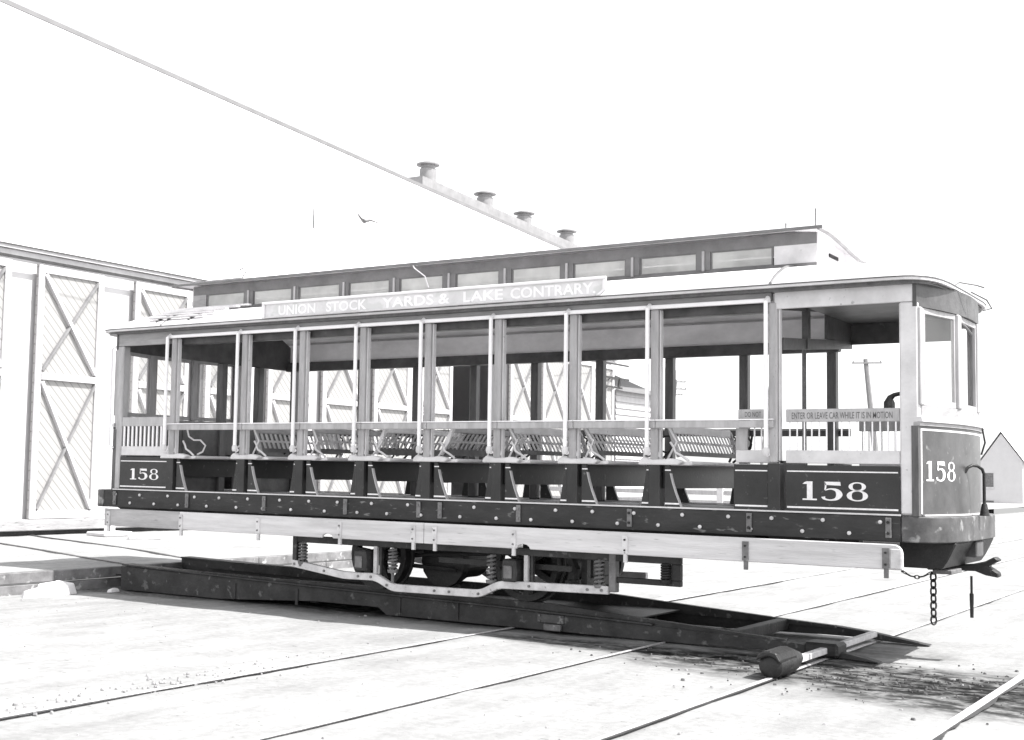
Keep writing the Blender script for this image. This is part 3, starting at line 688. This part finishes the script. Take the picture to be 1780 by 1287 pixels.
# ---- running boards folded up against the sill
def board(x0, x1, m, rnd=False, notch=()):
    z0, z1 = .790, .985; poly = [(x0, z0)]
    for c in notch:
        for t in range(7): a = math.pi-math.pi*t/6; poly.append((c+.07*math.cos(a), z0+.045*math.sin(a)))
    poly += [(x1, z0)]
    if rnd: poly += [(x1, z1-.07)]+[(x1-.07+.07*math.cos(a), z1-.07+.07*math.sin(a)) for a in (R(25), R(50), R(75))]+[(x1-.09, z1)]
    else: poly += [(x1, z1)]
    poly += [(x0, z1)]
    return poly
for far in (False, True):
    for (x0, x1, m, rnd, nt_) in ((-1.93, -.735, M_BOARD2, False, ()), (-.73, 2.537, M_BOARD, False, (1.36,)), (2.542, 6.985, M_BOARD, True, (3.64,))):
        a, b = sorted((Y(-.10, far), Y(-.068, far)))
        P('running_board', MB().prism(board(x0, x1, m, rnd, nt_), a, b), m, bevel=.006)
    for k, X in enumerate((-1.86, -.70, .43, 1.52, 2.42, 2.67, 3.54, 4.66, 5.74, 6.86)):
        st = P('step_bracket', bx(MB(), X-.022, X+.022, -.030, -.0135, 1.03, 1.185, far), M_GREY, bevel=.003)
        obj('hinge_strap', bx(bx(MB(), X-.026, X+.026, -.112, -.1015, .80, .955, far), X-.016, X+.016, -.104, -.08, .725, .799, far), M_TIE if k not in (8, 9) else M_GREY, st)
        bo = MB()
        for z in (1.065, 1.15): bo.lathe([(.012, 0), (.012, .012)], (X, Y(-.042, far), z), 'y', 8)
        for z in (.83, .92): bo.lathe([(.009, 0), (.009, .010)], (X, Y(-.122, far) if not far else Y(-.112, far), z), 'y', 8)
        obj('bolts', bo, M_IRON if k in (7, 8, 9) else M_GREY, st, kind='stuff')
P('board_end_iron', MB().box(6.895, 6.975, -.108, -.1015, .80, .95), M_TIE, bevel=.01)

# ---- roof
def outline(x0, x1, y0, y1, e, n=16, ex=.38):
    """closed plan outline, ends bulging by e"""
    pts = []; cy = (y0+y1)/2; hy = (y1-y0)/2
    for i in range(n+1):
        a = -math.pi/2+math.pi*i/n; pts.append((x1+e*abs(math.cos(a))**(2*ex), cy+hy*math.copysign(abs(math.sin(a))**ex, math.sin(a))))
    for i in range(n+1):
        a = math.pi/2+math.pi*i/n; pts.append((x0-e*abs(math.cos(a))**(2*ex), cy+hy*math.copysign(abs(math.sin(a))**ex, math.sin(a))))
    # straight sides subdivided
    return pts
def densify(pts):
    out = []; m = len(pts)
    for i in range(m):
        a, b = pts[i], pts[(i+1) % m]; out.append(a); d = math.hypot(b[0]-a[0], b[1]-a[1])
        if d > 3:
            for k in range(1, 12): out.append((a[0]+(b[0]-a[0])*k/12, a[1]+(b[1]-a[1])*k/12))
    return out
def ringband(outr, z0, z1, th):
    vs_ = []; fs = []; m = len(outr); cx = 2.57; cy = 1.06
    for p in outr:
        q = Vector((p[0], p[1])); inn = (p[0]+(-th if p[0] > 6.5 else th if p[0] < -1.4 else 0), p[1]+(th if p[1] < 1.06 else -th) if abs(p[1]-1.06) > .5 else p[1])
        vs_ += [(p[0], p[1], z0), (p[0], p[1], z1), (inn[0], inn[1], z1), (inn[0], inn[1], z0)]
    for i in range(m):
        j = (i+1) % m
        for k in range(4): fs.append((i*4+k, j*4+k, j*4+(k+1) % 4, i*4+(k+1) % 4))
    return vs_, fs
OUT = densify(outline(-1.90, 6.93, -.115, W+.115, .31))
OUT2 = densify(outline(-1.89, 6.92, -.075, W+.075, .29))
P('cornice', MB().add(*ringband(OUT2, 3.006, 3.031, .10)), M_FPOST)
P('cornice_band', MB().add(*ringband(OUT, 3.032, 3.052, .14)), M_CREAM)
P('drip_edge', MB().add(*ringband(densify(outline(-1.905, 6.935, -.122, W+.122, .31)), 3.053, 3.061, .02)), M_FPOST)
INN = densify(outline(-1.22, 6.12, .50, 1.62, .10))
vs_ = []; fs = []; m = len(OUT); K = 7
for k in range(K+1):
    f = k/K; z = 3.058+.225*math.sin(f*math.pi/2)**.85
    for (a, b) in zip(OUT, INN): vs_.append((a[0]+(b[0]-a[0])*f, a[1]+(b[1]-a[1])*f, z))
for k in range(K):
    for i in range(m): j = (i+1) % m; fs.append((k*m+i, k*m+j, (k+1)*m+j, (k+1)*m+i))
rd = MB().add(vs_, fs); rd.smooth = True
ro = P('deck_roof', rd, M_ROOF); so_ = ro.modifiers.new('solid', 'SOLIDIFY'); so_.thickness = .022; so_.offset = -1
# underside lining
vs2 = [(v[0], v[1] if abs(v[1]-1.06) < .6 else 1.06+(v[1]-1.06)*.93, v[2]-.04) for v in vs_]
P('ceiling', MB().add(vs2, [f[::-1] for f in fs]), M_CEIL)
# seam ridges of the roof canvas
for X in (5.95, -1.12):
    P('roof_seam', MB().tube([(X, -.10+.62*t/6, 3.066+.225*math.sin(t/6*math.pi/2)**.85) for t in range(7)], .016, 6), M_CLER)
# clerestory
WIN = [(-.98, -.40), (-.26, .305), (.41, .98), (1.11, 1.645), (1.78, 2.32), (2.48, 2.99), (3.135, 3.68), (3.82, 4.365), (4.51, 5.067), (5.198, 5.766)]
CX0, CX1 = -1.20, 6.15
for far in (False, True):
    y0 = .48
    P('clerestory_rail', bx(MB(), CX0, CX1, y0, y0+.03, 3.235, 3.318, far), M_CLER)
    P('clerestory_header', bx(MB(), CX0, CX1, y0, y0+.03, 3.482, 3.585, far), M_CLER)
    P('clerestory_end_panel', bx(MB(), 5.78, CX1, y0-.002, y0+.03, 3.319, 3.481, far), M_CREAM)
    P('clerestory_end_panel', bx(MB(), CX0, -.995, y0-.002, y0+.03, 3.319, 3.481, far), M_MOLD)
    for (a, b) in zip(WIN[:-1], WIN[1:]):
        c0, c1 = a[1], b[0]
        P('mullion', bx(MB(), c0+.002, c1-.002, y0-.006, y0+.03, 3.319, 3.481, far), M_CLER)
        P('mullion_bead', bx(MB(), (c0+c1)/2-.012, (c0+c1)/2+.012, y0-.018, y0-.007, 3.31, 3.49, far), M_POST)
    for (a, b) in WIN:
        fr = bx(bx(bx(bx(MB(), a, b, y0+.004, y0+.02, 3.319, 3.328, far), a, b, y0+.004, y0+.02, 3.472, 3.481, far), a, a+.012, y0+.004, y0+.02, 3.3285, 3.4715, far), b-.012, b, y0+.004, y0+.02, 3.3285, 3.4715, far)
        fo = P('clerestory_window', fr, M_CLER)
        yy = Y(y0+.012, far); obj('pane', MB().add([(a+.01, yy, 3.326), (b-.01, yy, 3.326), (b-.01, yy, 3.474), (a+.01, yy, 3.474)], [(0,1,2,3)]), M_FROST, fo)
P('clerestory_end', MB().box(CX1, CX1+.02, .49, 1.63, 3.22, 3.58), M_WHITE)
P('clerestory_end', MB().box(CX0-.02, CX0, .49, 1.63, 3.22, 3.58), M_CREAM)
P('end_vent', MB().box(CX1+.021, CX1+.03, .75, 1.0, 3.40, 3.43), M_IRON)
def zr(y): return 3.592+.03*(1-((y-1.06)/.70)**2)
def droop(x, y): return .17*max(0, (x-5.95)/.33)**2*max(0, 1-((y-1.3)/.94)**2)
vs_ = []; fs = []; nx, ny = 30, 14
for i in range(nx+1):
    for j in range(ny+1):
        y = .36+1.40*j/ny; f = i/nx; x = -1.42+(6.20+1.42)*f
        c_ = 1-((y-1.06)/.7)**2
        x += (.10*c_ if i == nx else (-.1*c_ if i == 0 else 0))
        vs_.append((x, y, zr(y)-droop(x, y)))
for i in range(nx):
    for j in range(ny): a = i*(ny+1)+j; fs.append((a, a+ny+1, a+ny+2, a+1))
mb = MB().add(vs_, fs); mb.smooth = True
ro = P('clerestory_roof', mb, M_ROOF); so_ = ro.modifiers.new('solid', 'SOLIDIFY'); so_.thickness = .02; so_.offset = 1
P('roof_edge_molding', MB().bar((-1.42, .352, 3.595), (6.24, .352, 3.595), .018, .026), M_CLER)
P('roof_edge_molding', MB().tube([(6.205+.1*(1-((y-1.06)/.7)**2), y, zr(y)-.004-droop(6.20+.1*(1-((y-1.06)/.7)**2), y)) for y in [.36+1.4*j/14 for j in range(15)]], .018, 6), M_MOLD)
P('roof_edge_molding', MB().tube([(-1.43-.1*(1-((y-1.06)/.7)**2), y, zr(y)-.004) for y in [.36+1.4*j/14 for j in range(15)]], .018, 6), M_MOLD)
# things on the roof
for X, hgt, nm in ((6.12, .19, 'roof_pin'), (5.86, .085, 'roof_pin')):
    z = zr(.55); P(nm, MB().tube([(X, .55, z), (X, .55, z+hgt*.35), (X, .55, z+hgt)], [.010, .006, .008], 6), M_GREY)
P('roof_hook', MB().tube([(-.55, .6, zr(.6)), (-.55, .6, zr(.6)+.06), (-.50, .6, zr(.6)+.12), (-.55, .6, zr(.6)+.17), (-.60, .6, zr(.6)+.15)], .008, 6), M_GREY)
for k in range(2): P('roof_board', MB().box(-1.28, -.48+.3*k, .50+.12*k, .58+.12*k, zr(.5)+.035, zr(.5)+.05), M_GREY)
for k in range(5):      # slatted step board on the left deck roof
    d = -.02+.085*k; z = 3.058+.225*math.sin((d+.115)/.615*math.pi/2)**.85+.035
    P('roof_step_slat', MB().box(-1.42+.03*k, -.55+.09*k, d, d+.055, z, z+.018), M_CREAM)
for X in (-1.25, -.75): P('roof_step_bearer', MB().bar((X, -.04, 3.125), (X, .40, 3.30), .03, .025), M_GREY)
P('bell_cord', MB().tube([(2.02, .36, 3.60), (2.06, .34, 3.55), (2.14, .42, 3.47), (2.16, .46, 3.36)], .006, 6), M_WHITE)
# route sign
SY = -.115
rs = P('route_sign', MB().prism([(.45, 3.064), (4.40, 3.064), (4.46, 3.10), (4.47, 3.225), (.45, 3.225)], SY-.02, SY), M_SIGN)
M_SFR = mat('sign frame', .8, .5, .06, 5, .1)
obj('top_frame', MB().box(.44, 4.48, SY-.042, SY-.0205, 3.204, 3.230), M_SFR, rs, bevel=.004)
obj('end_frame', MB().box(.44, .475, SY-.042, SY-.0205, 3.062, 3.203), M_SFR, rs, bevel=.004)
obj('end_frame', MB().prism([(4.445, 3.203), (4.48, 3.203), (4.48, 3.11), (4.42, 3.063), (4.38, 3.063), (4.445, 3.115)], SY-.042, SY-.0205), M_SFR, rs, bevel=.004)
obj('bottom_frame', MB().box(.476, 4.37, SY-.042, SY-.0205, 3.060, 3.076), M_CREAM, rs, bevel=.003)
for body, x0, x1 in (('UNION', .62, 1.12), ('STOCK', 1.26, 1.78), ('YARDS &', 1.97, 2.78), ('LAKE', 2.93, 3.37), ('CONTRARY.', 3.45, 4.33)):
    place_text('lettering', body, x0+.04, x1+.04, 3.088, .100, SY-.0215, M_WHITE, rs, .025)
for X in (.9, 1.9, 2.9, 3.9): P('sign_bracket', MB().box(X, X+.05, SY-.03, SY, 3.0625, 3.068), M_IRON)

# ---- bulkheads between the vestibules and the benches
for X, sg in ((-1.0, -1), (5.96, 1)):
    if sg < 0:
        P('bulkhead_header', MB().prism([(.10, 2.70), (W-.10, 2.70), (W-.10, 2.97), (W-.46, 3.16), (1.66, 3.20), (.46, 3.20), (.46, 3.16), (.10, 2.97)], X, X+.03, 'x'), M_INT)
    else:       # header rail below a glazed strip of two lights
        P('bulkhead_header', MB().prism([(.10, 2.54), (2.06, 2.72), (2.06, 2.80), (.10, 2.64)], X, X+.03, 'x'), M_INT)
        P('bulkhead_header', MB().prism([(.10, 2.87), (1.30, 2.99), (1.30, 2.745), (2.06, 2.79), (2.06, 2.99), (1.66, 3.20), (.46, 3.16), (.10, 2.97)], X, X+.03, 'x'), M_INT)
        P('bulkhead_mullion', MB().box(X-.01, X+.04, .70, .78, 2.60, 2.95), M_INT)
    for y in ((.72, 1.36) if sg < 0 else ()): P('bulkhead_post', MB().box(X-.02, X+.07, y, y+.10, 1.20, 2.70), M_FPOST, bevel=.008)
    for (a, b_) in ((.10, .715), (1.465, 2.02)):
        P('bulkhead_panel', MB().box(X, X+.03, a, b_, 1.20, 1.95 if sg < 0 else 1.62), M_INT)
P('inner_pole', MB().cyl((5.87, 1.0, 1.2), (5.87, 1.0, 2.98), .020, 8), M_GREY)
P('vestibule_ceiling', MB().box(6.0, 7.06, .06, W-.06, 2.955, 2.975), M_INT)
P('vestibule_header', MB().box(5.92, 6.94, W-.09, W-.052, 2.76, 2.954), M_INT)
ct = P('controller', MB().lathe([(.13, 1.2), (.13, 1.92), (.15, 1.93), (.15, 1.98), (.05, 2.0)], (6.98, 1.45, 0), 'z', 14), M_IRON)
P('brake_staff', MB().tube([(7.0, .9, 1.2), (7.0, .9, 1.98)], .02, 8), M_IRON)
bh = [(6.79, .30, 1.98), (6.79, .30, 2.10), (6.80, .30, 2.14), (6.83, .30, 2.16), (6.89, .31, 2.175)]
P('brake_handle', MB().tube(bh, [.045, .045, .026, .018, .016], 8), M_IRON)

# ---- benches
def bench(i, p):
    lean = [-.07, -.06, -.05, .08, .09, -.07, -.08, -.06][i]
    yb0, yb1 = .10, 1.50
    # near and far end panels flaring to the floor
    for far in (False, True):
        if far or i > 0:
            e = P('bench_end', MB().prism([(p-.085, 1.21), (p+.03, 1.21), (p+.03, 1.585), (p-.03, 1.585), (p-.045, 1.45), (p-.065, 1.33)], *sorted((Y(.004, far), Y(.034, far)))), M_DARK)
        else: e = P('bench_end', MB().prism([(p-.0, 1.21), (p+.03, 1.21), (p+.03, 1.585), (p-.0, 1.585)], *sorted((Y(.004, far), Y(.034, far)))), M_DARK)
        ri = [(p+.14, 1.21), (p+.285, 1.21), (p+.235, 1.33), (p+.205, 1.42), (p+.185, 1.50), (p+.18, 1.585), (p+.14, 1.585)]
        e2 = P('bench_end', MB().prism(ri, *sorted((Y(.004, far), Y(.034, far)))), M_DARK)
        if not far:
            obj('edge_strip', MB().add([(a[0]+dx, yy, a[1]) for a in ri[1:5] for (dx, yy) in ((.001, .0), (.010, .0), (.010, .034), (.001, .034))],
                [(j*4+k, j*4+(k+1) % 4, (j+1)*4+(k+1) % 4, (j+1)*4+k) for j in range(3) for k in range(4)]+[(0,3,2,1),(12,13,14,15)]), M_POST, e2)
            for (x0, x1, par) in ((p-.075, p+.028, e), (p+.142, p+.272, e2)): 
                if x0 > -1.0 or par is e2: obj('pinstripe', MB().box(x0, x1, .0, .003, 1.234, 1.248), M_NUM, par)
            for (x0, x1, par) in ((p-.03, p+.028, e), (p+.142, p+.195, e2)):
                if x0 > -1.0 or par is e2: obj('pinstripe', MB().box(x0, x1, .0, .003, 1.522, 1.532), M_NUM, par)
    # riser and seat
    P('bench_riser', MB().box(p+.10, p+.12, .05, W-.05, 1.37, 1.57), M_DARK)
    st = P('bench_seat', MB().prism([(p-.02, 1.565), (p+.36, 1.572), (p+.37, 1.585), (p+.36, 1.606), (p+.20, 1.594), (p-.02, 1.606)], .06, W-.06), M_SEAT, bevel=.006)
    # cast seat ends: pale iron foot with a curled arm
    cf = MB().prism([(p-.10, 1.572), (p+.27, 1.572), (p+.31, 1.60), (p+.27, 1.616), (p+.20, 1.628), (p+.15, 1.620), (p+.03, 1.615), (p-.05, 1.64), (p-.09, 1.61)], -.03, .055)
    co = P('seat_casting', cf, M_CREAM, bevel=.008)
    obj('arm', MB().tube([(p-.07, .03, 1.62), (p-.06, .03, 1.69), (p+.0, .03, 1.725), (p+.06, .03, 1.70), (p+.07, .03, 1.64)], .010, 6), M_CREAM, co)
    obj('arm', MB().tube([(p+.16, .07, 1.77), (p+.19, .07, 1.73), (p+.21, .07, 1.68), (p+.27, .07, 1.65), (p+.33, .07, 1.61)], .011, 6), M_CREAM, co)
    # far-side cast scroll
    fs_ = P('seat_scroll', MB().tube([(p+.12+.09*math.cos(a), W-.22, 1.80+.085*math.sin(a)) for a in [k*2*math.pi/14 for k in range(14)]], .010, 6, True), M_IRON)
    obj('arm', MB().tube([(p+.02, W-.22, 1.62), (p+.10, W-.22, 1.68), (p+.20, W-.22, 1.78), (p+.22, W-.22, 1.90)], .012, 6), M_IRON, fs_)
    if i == 0:
        P('bench_back_panel', MB().box(p+.06, p+.08, .15, 1.9, 1.63, 1.93), M_INT)
        P('arm_loop', MB().tube([(p+.17, .12, 1.90), (p+.20, .12, 1.82), (p+.28, .12, 1.78), (p+.38, .12, 1.78), (p+.46, .12, 1.72), (p+.42, .12, 1.65), (p+.34, .12, 1.62)], .010, 6), M_CREAM); return
    xb = p+.20-lean*.5; xt = xb+lean*1.5
    zb, zt = 1.645, 1.90
    bk = P('backrest', MB().bar((xb+(xt-xb)*.5, yb0+.02, (zb+zt)/2), (xb+(xt-xb)*.5, yb1-.02, (zb+zt)/2), .010, .022), M_SLAT)
    for yy in (yb0, yb1): obj('stile', MB().bar((xb, yy, zb), (xt, yy, zt), .035, .03, (0, 1, 0)), M_CREAM if i in (3, 4) else M_MOLD, bk)
    f = lambda t: xb+(xt-xb)*t
    obj('top_rail', MB().bar((f(.93), yb0+.02, zt-.015), (f(.93), yb1-.02, zt-.015), .03, .055 if i not in (5, 6, 7) else .075), (M_CREAM if i in (3, 5, 6, 7) else M_MOLD), bk, bevel=.006)
    obj('bottom_rail', MB().bar((f(.06), yb0+.02, zb+.03), (f(.06), yb1-.02, zb+.03), .025, .075 if i in (3, 4) else .04), M_INT, bk)
    sl = MB(); n = 17
    for k in range(n):
        y = yb0+.05+(yb1-yb0-.10)*(k+.5)/n
        sl.bar((f(.10), y, zb+.05), (f(.90), y, zt-.045), .007, .030, (0, 1, 0))
    obj('slats', sl, M_SLAT if i not in (3,) else M_POST, bk, kind='stuff')
    obj('arm', MB().tube([(xt, yb0-.02, zt), (f(.5)+.03, yb0-.02, (zb+zt)/2), (p+.13, yb0-.02, 1.62)], .010, 6), M_CREAM, bk)
    obj('arm', MB().tube([(xt, yb1+.02, zt-.02), (xt+.06, yb1+.05, zt-.06), (xt+.02, yb1+.08, zt-.16), (p+.13, yb1+.02, 1.62)], .012, 6), M_IRON, bk)
for i, p in enumerate(PX[:8]): bench(i, p)

# ---- truck
TY = .14
P('truck_top_bar', MB().box(.75, 5.07, TY-.02, TY+.05, .715, .785), M_GIRD, bevel=.006)
P('truck_top_bar', MB().box(.75, 3.9, W-TY-.05, W-TY+.02, .715, .785), M_GIRD, bevel=.006)
tb = [(.74, .497), (1.43, .41), (1.83, .418), (2.03, .325), (3.06, .335), (3.27, .435), (4.40, .455)]
tbs = [tb[0]]
for q in range(1, len(tb)-1):
    A_, B_, C_ = Vector(tb[q-1]), Vector(tb[q]), Vector(tb[q+1]); u_, v_ = (A_-B_).normalized()*.07, (C_-B_).normalized()*.07
    for t in (0, .25, .5, .75, 1): tbs.append(tuple((B_+u_)*(1-t)**2+B_*2*t*(1-t)+(B_+v_)*t*t))
tbs.append(tb[-1])
for far in (False, True):
    a, b = sorted((Y(TY-.05, far), Y(TY+.01, far)))
    tq = tbs if not far else tbs[:-1]+[(3.9, .447)]
    P('tie_bar', MB().prism([(x, z+.036) for x, z in tq]+[(x, z-.036) for x, z in tq[::-1]], a, b), M_TIE, bevel=.005)
    for X in (.78, .86, 1.18, 1.62, 1.78, 1.98, 2.55, 2.72, 3.05, 3.60, 4.20, 4.34):
        for (p_, q_) in zip(tb[:-1], tb[1:]):
            if p_[0] <= X <= q_[0]: z = p_[1]+(q_[1]-p_[1])*(X-p_[0])/(q_[0]-p_[0])
        if not far: P('bolt', MB().lathe([(.013, 0), (.013, -.012)], (X, a, z), 'y', 8), M_GREY)
    P('truck_end_post', bx(MB(), .73, .785, TY-.03, TY+.05, .47, .78, far), M_GIRD, bevel=.004)
    if not far: P('truck_end_post', bx(MB(), 4.40, 4.465, TY-.03, TY+.05, .44, .80, far), M_GREY, bevel=.004)
    if not far: P('truck_extension', bx(bx(MB(), 4.466, 5.07, TY-.01, TY+.05, .525, .575, far), 4.985, 5.07, TY-.01, TY+.05, .576, .714, far), M_IRON, bevel=.004)
    for X, z0, z1, m in ((.86, .52, .715, M_GREY), (2.02, .50, .70, M_GREY), (3.17, .47, .70, M_GREY), (4.30, .50, .715, M_GREY), (4.94, .58, .714, M_IRON))[:5 if not far else 3]:
        n = 6; pts = []
        for k in range(n*10+1):
            a_ = k*2*math.pi/10; pts.append((X+.040*math.cos(a_), Y(TY-.01+.040*math.sin(a_)+.0, far), z0+(z1-z0)*k/(n*10)))
        sp = P('coil_spring', MB().tube(pts, .0115, 6), m)
        obj('spring_cap', MB().lathe([(.05, -.03), (.055, -.012), (.055, .0)], (X, Y(TY-.01, far), z0), 'z', 12), m, sp)
        obj('spring_rod', MB().cyl((X, Y(TY-.01, far), z0-.13 if 1.9 < X < 3.3 else z0-.05), (X, Y(TY-.01, far), z1+.01), .016, 8), m, sp)
    for X in (1.66, 3.40):
        jb = P('journal_box', MB().prism([(X-.075, .47), (X+.075, .47), (X+.085, .56), (X+.07, .68), (X-.07, .68), (X-.085, .56)], *sorted((Y(TY-.09, far), Y(TY+.10, far)))), M_GIRD, bevel=.015)
        obj('box_lid', MB().box(X-.05, X+.04, *sorted((Y(TY-.105, far), Y(TY-.091, far))), .50, .62), M_GREY, jb, bevel=.012)
        P('pedestal_strap', bx(MB(), X+.125, X+.165, TY-.02, TY+.02, .43, .72, far), M_TIE)
        P('pedestal_strap', bx(MB(), X+.185, X+.21, TY+.0, TY+.04, .43, .72, far), M_GIRD)
for X in (1.66, 3.40):
    for yc, s in ((.40, 1), (W-.36, -1)):
        rim = MB(); n = 36; prof = [(.285, -.03), (.345, -.035), (.35, .06), (.372, .065), (.372, .09), (.30, .085), (.285, .05)]; vs_ = []; fs = []
        for r_, t_ in prof:
            for k in range(n): a_ = 2*math.pi*k/n; vs_.append((X+r_*math.cos(a_), yc+t_*s, .615+r_*math.sin(a_)))
        m_ = len(prof)
        for q in range(m_):
            for k in range(n): fs.append((q*n+k, q*n+(k+1) % n, ((q+1) % m_)*n+(k+1) % n, ((q+1) % m_)*n+k))
        rim.add(vs_, fs); rim.smooth = True
        w_ = P('wheel', rim, M_IRON)
        obj('hub', MB().lathe([(.05, -.07*s), (.085, -.04*s), (.085, .08*s)], (X, yc, .615), 'y', 16), M_IRON, w_)
        for k in range(6):
            a_ = math.pi*k/3+.3+X; d_ = Vector((math.cos(a_), 0, math.sin(a_))); c_ = Vector((X, yc+.01*s, .615))
            obj('spoke', MB().bar(c_+d_*.07, c_+d_*.30, .06, .075, (0, 1, 0)), M_IRON, w_)
    P('axle', MB().cyl((X, .1, .615), (X, W-.1, .615), .055, 12), M_IRON)
def motor(x0, x1, nm='motor'):
    return P(nm, MB().prism([(x0, .50), (x0+.1, .40), (x1-.12, .38), (x1, .48), (x1, .66), (x1-.1, .76), (x0+.12, .78), (x0, .68)], .85, 1.35), M_IRON, bevel=.02)
motor(1.95, 2.40); motor(3.50, 3.86)
P('gear_case', MB().lathe([(.26, -.05), (.26, .06)], (2.28, .68, .57), 'y', 14), M_IRON)
P('gear_case', MB().lathe([(.20, -.05), (.20, .06)], (3.62, .68, .60), 'y', 14), M_IRON)
P('brake_rod', MB().cyl((1.9, .55, .62), (3.2, .55, .70), .018, 8), M_IRON)
P('brake_rod', MB().cyl((1.9, .55, .52), (2.5, .55, .50), .022, 8), M_IRON)
for X in (2.95, 3.95): P('brake_hanger', MB().box(X, X+.06, .45, .52, .38, .86), M_IRON)
P('brake_beam', MB().box(3.86, 3.92, .3, 1.1, .42, .50), M_IRON)
P('brake_shoe', MB().prism([(3.82, .42), (3.90, .40), (3.93, .6), (3.86, .74), (3.80, .74), (3.86, .6)], .38, .47), M_IRON)
P('equalizer', MB().bar((2.5, .25, .62), (3.95, .25, .61), .04, .05), M_IRON)
# ---- coupler, chains, brake rods at the right end
cp = P('drawbar', MB().prism([(6.9, .77), (7.25, .80), (7.36, .83), (7.43, .87), (7.47, .84), (7.38, .79), (7.46, .74), (7.46, .70), (7.36, .715), (7.28, .745), (6.9, .735)], 1.0, 1.12), M_IRON, bevel=.01)
P('buffer_plate', MB().box(7.05, 7.20, .55, .9, .735, .77), M_GREY, bevel=.006)
P('coupler_spring_box', MB().box(7.12, 7.31, .94, 1.2, .86, .99), M_BUMP, bevel=.01)
P('coupler_head', MB().lathe([(.035, -.10), (.055, -.06), (.05, .02), (.03, .05)], (-2.30, 1.0, .93), 'x', 12), M_IRON)
def chain(p0, p1, n, r, sag=0):
    ch = P('chain', MB().lathe([(r*.7, -.01), (r*.7, .01)], p0, 'z', 8), M_IRON)
    a, b = Vector(p0), Vector(p1)
    for k in range(n):
        t0, t1 = k/n, (k+1)/n; s = lambda t: Vector((0, 0, -4*sag*t*(1-t)))
        u = a.lerp(b, t0)+s(t0); v = a.lerp(b, t1)+s(t1); c = (u+v)/2; d = (v-u); L_ = d.length*.64; d.normalize()
        side = d.cross(Vector((.6, .8, 0)) if k % 2 else Vector((0, .1, 1)) if abs(d.z) < .9 else Vector((.8, -.6, 0))).normalized()
        rr_ = min(r, L_*.55) if k % 2 else r
        obj('link', MB().tube([c+d*L_*math.cos(q*2*math.pi/12)+side*r*math.sin(q*2*math.pi/12) for q in range(12)], r*.30, 6, True), M_IRON, ch)
chain((7.045, .6, .735), (7.045, .6, .335), 7, .026)
chain((6.88, .3, .76), (7.03, .6, .745), 7, .014, .045)
P('pin_on_chain', MB().tube([(7.24, 1.06, .70), (7.24, 1.06, .56), (7.24, 1.06, .555), (7.24, 1.06, .36)], [.010, .010, .017, .014], 8), M_IRON)
P('hand_brake_rod', MB().tube([(7.37, .95, 1.2), (7.37, .95, 1.54), (7.36, .93, 1.58), (7.33, .9, 1.605), (7.30, .86, 1.61), (7.27, .83, 1.59), (7.25, .82, 1.55)], .013, 8), M_IRON)
P('brake_rod_foot', MB().lathe([(.04, 0), (.03, .05), (.02, .1)], (7.37, .95, 1.2), 'z', 10), M_IRON)
P('side_lamp_bracket', MB().tube([(7.34, 1.06, 1.92), (7.36, 1.06, 1.8), (7.33, 1.06, 1.7)], .008, 6), M_IRON)
for (pts) in ([(7.22, .6, 3.05), (7.26, .65, 3.09), (7.36, .8, 3.08), (7.40, .9, 3.07)], [(7.30, .9, 3.04), (7.40, 1.0, 2.98), (7.42, 1.1, 2.92), (7.36, 1.06, 2.90)]):
    P('trolley_rope_hook', MB().tube(pts, .007, 6), M_GREY)
P('front_brace', MB().tube([(7.18, .70, 2.84), (7.26, .9, 2.74), (7.275, 1.0, 2.70)], .012, 6), M_GREY)
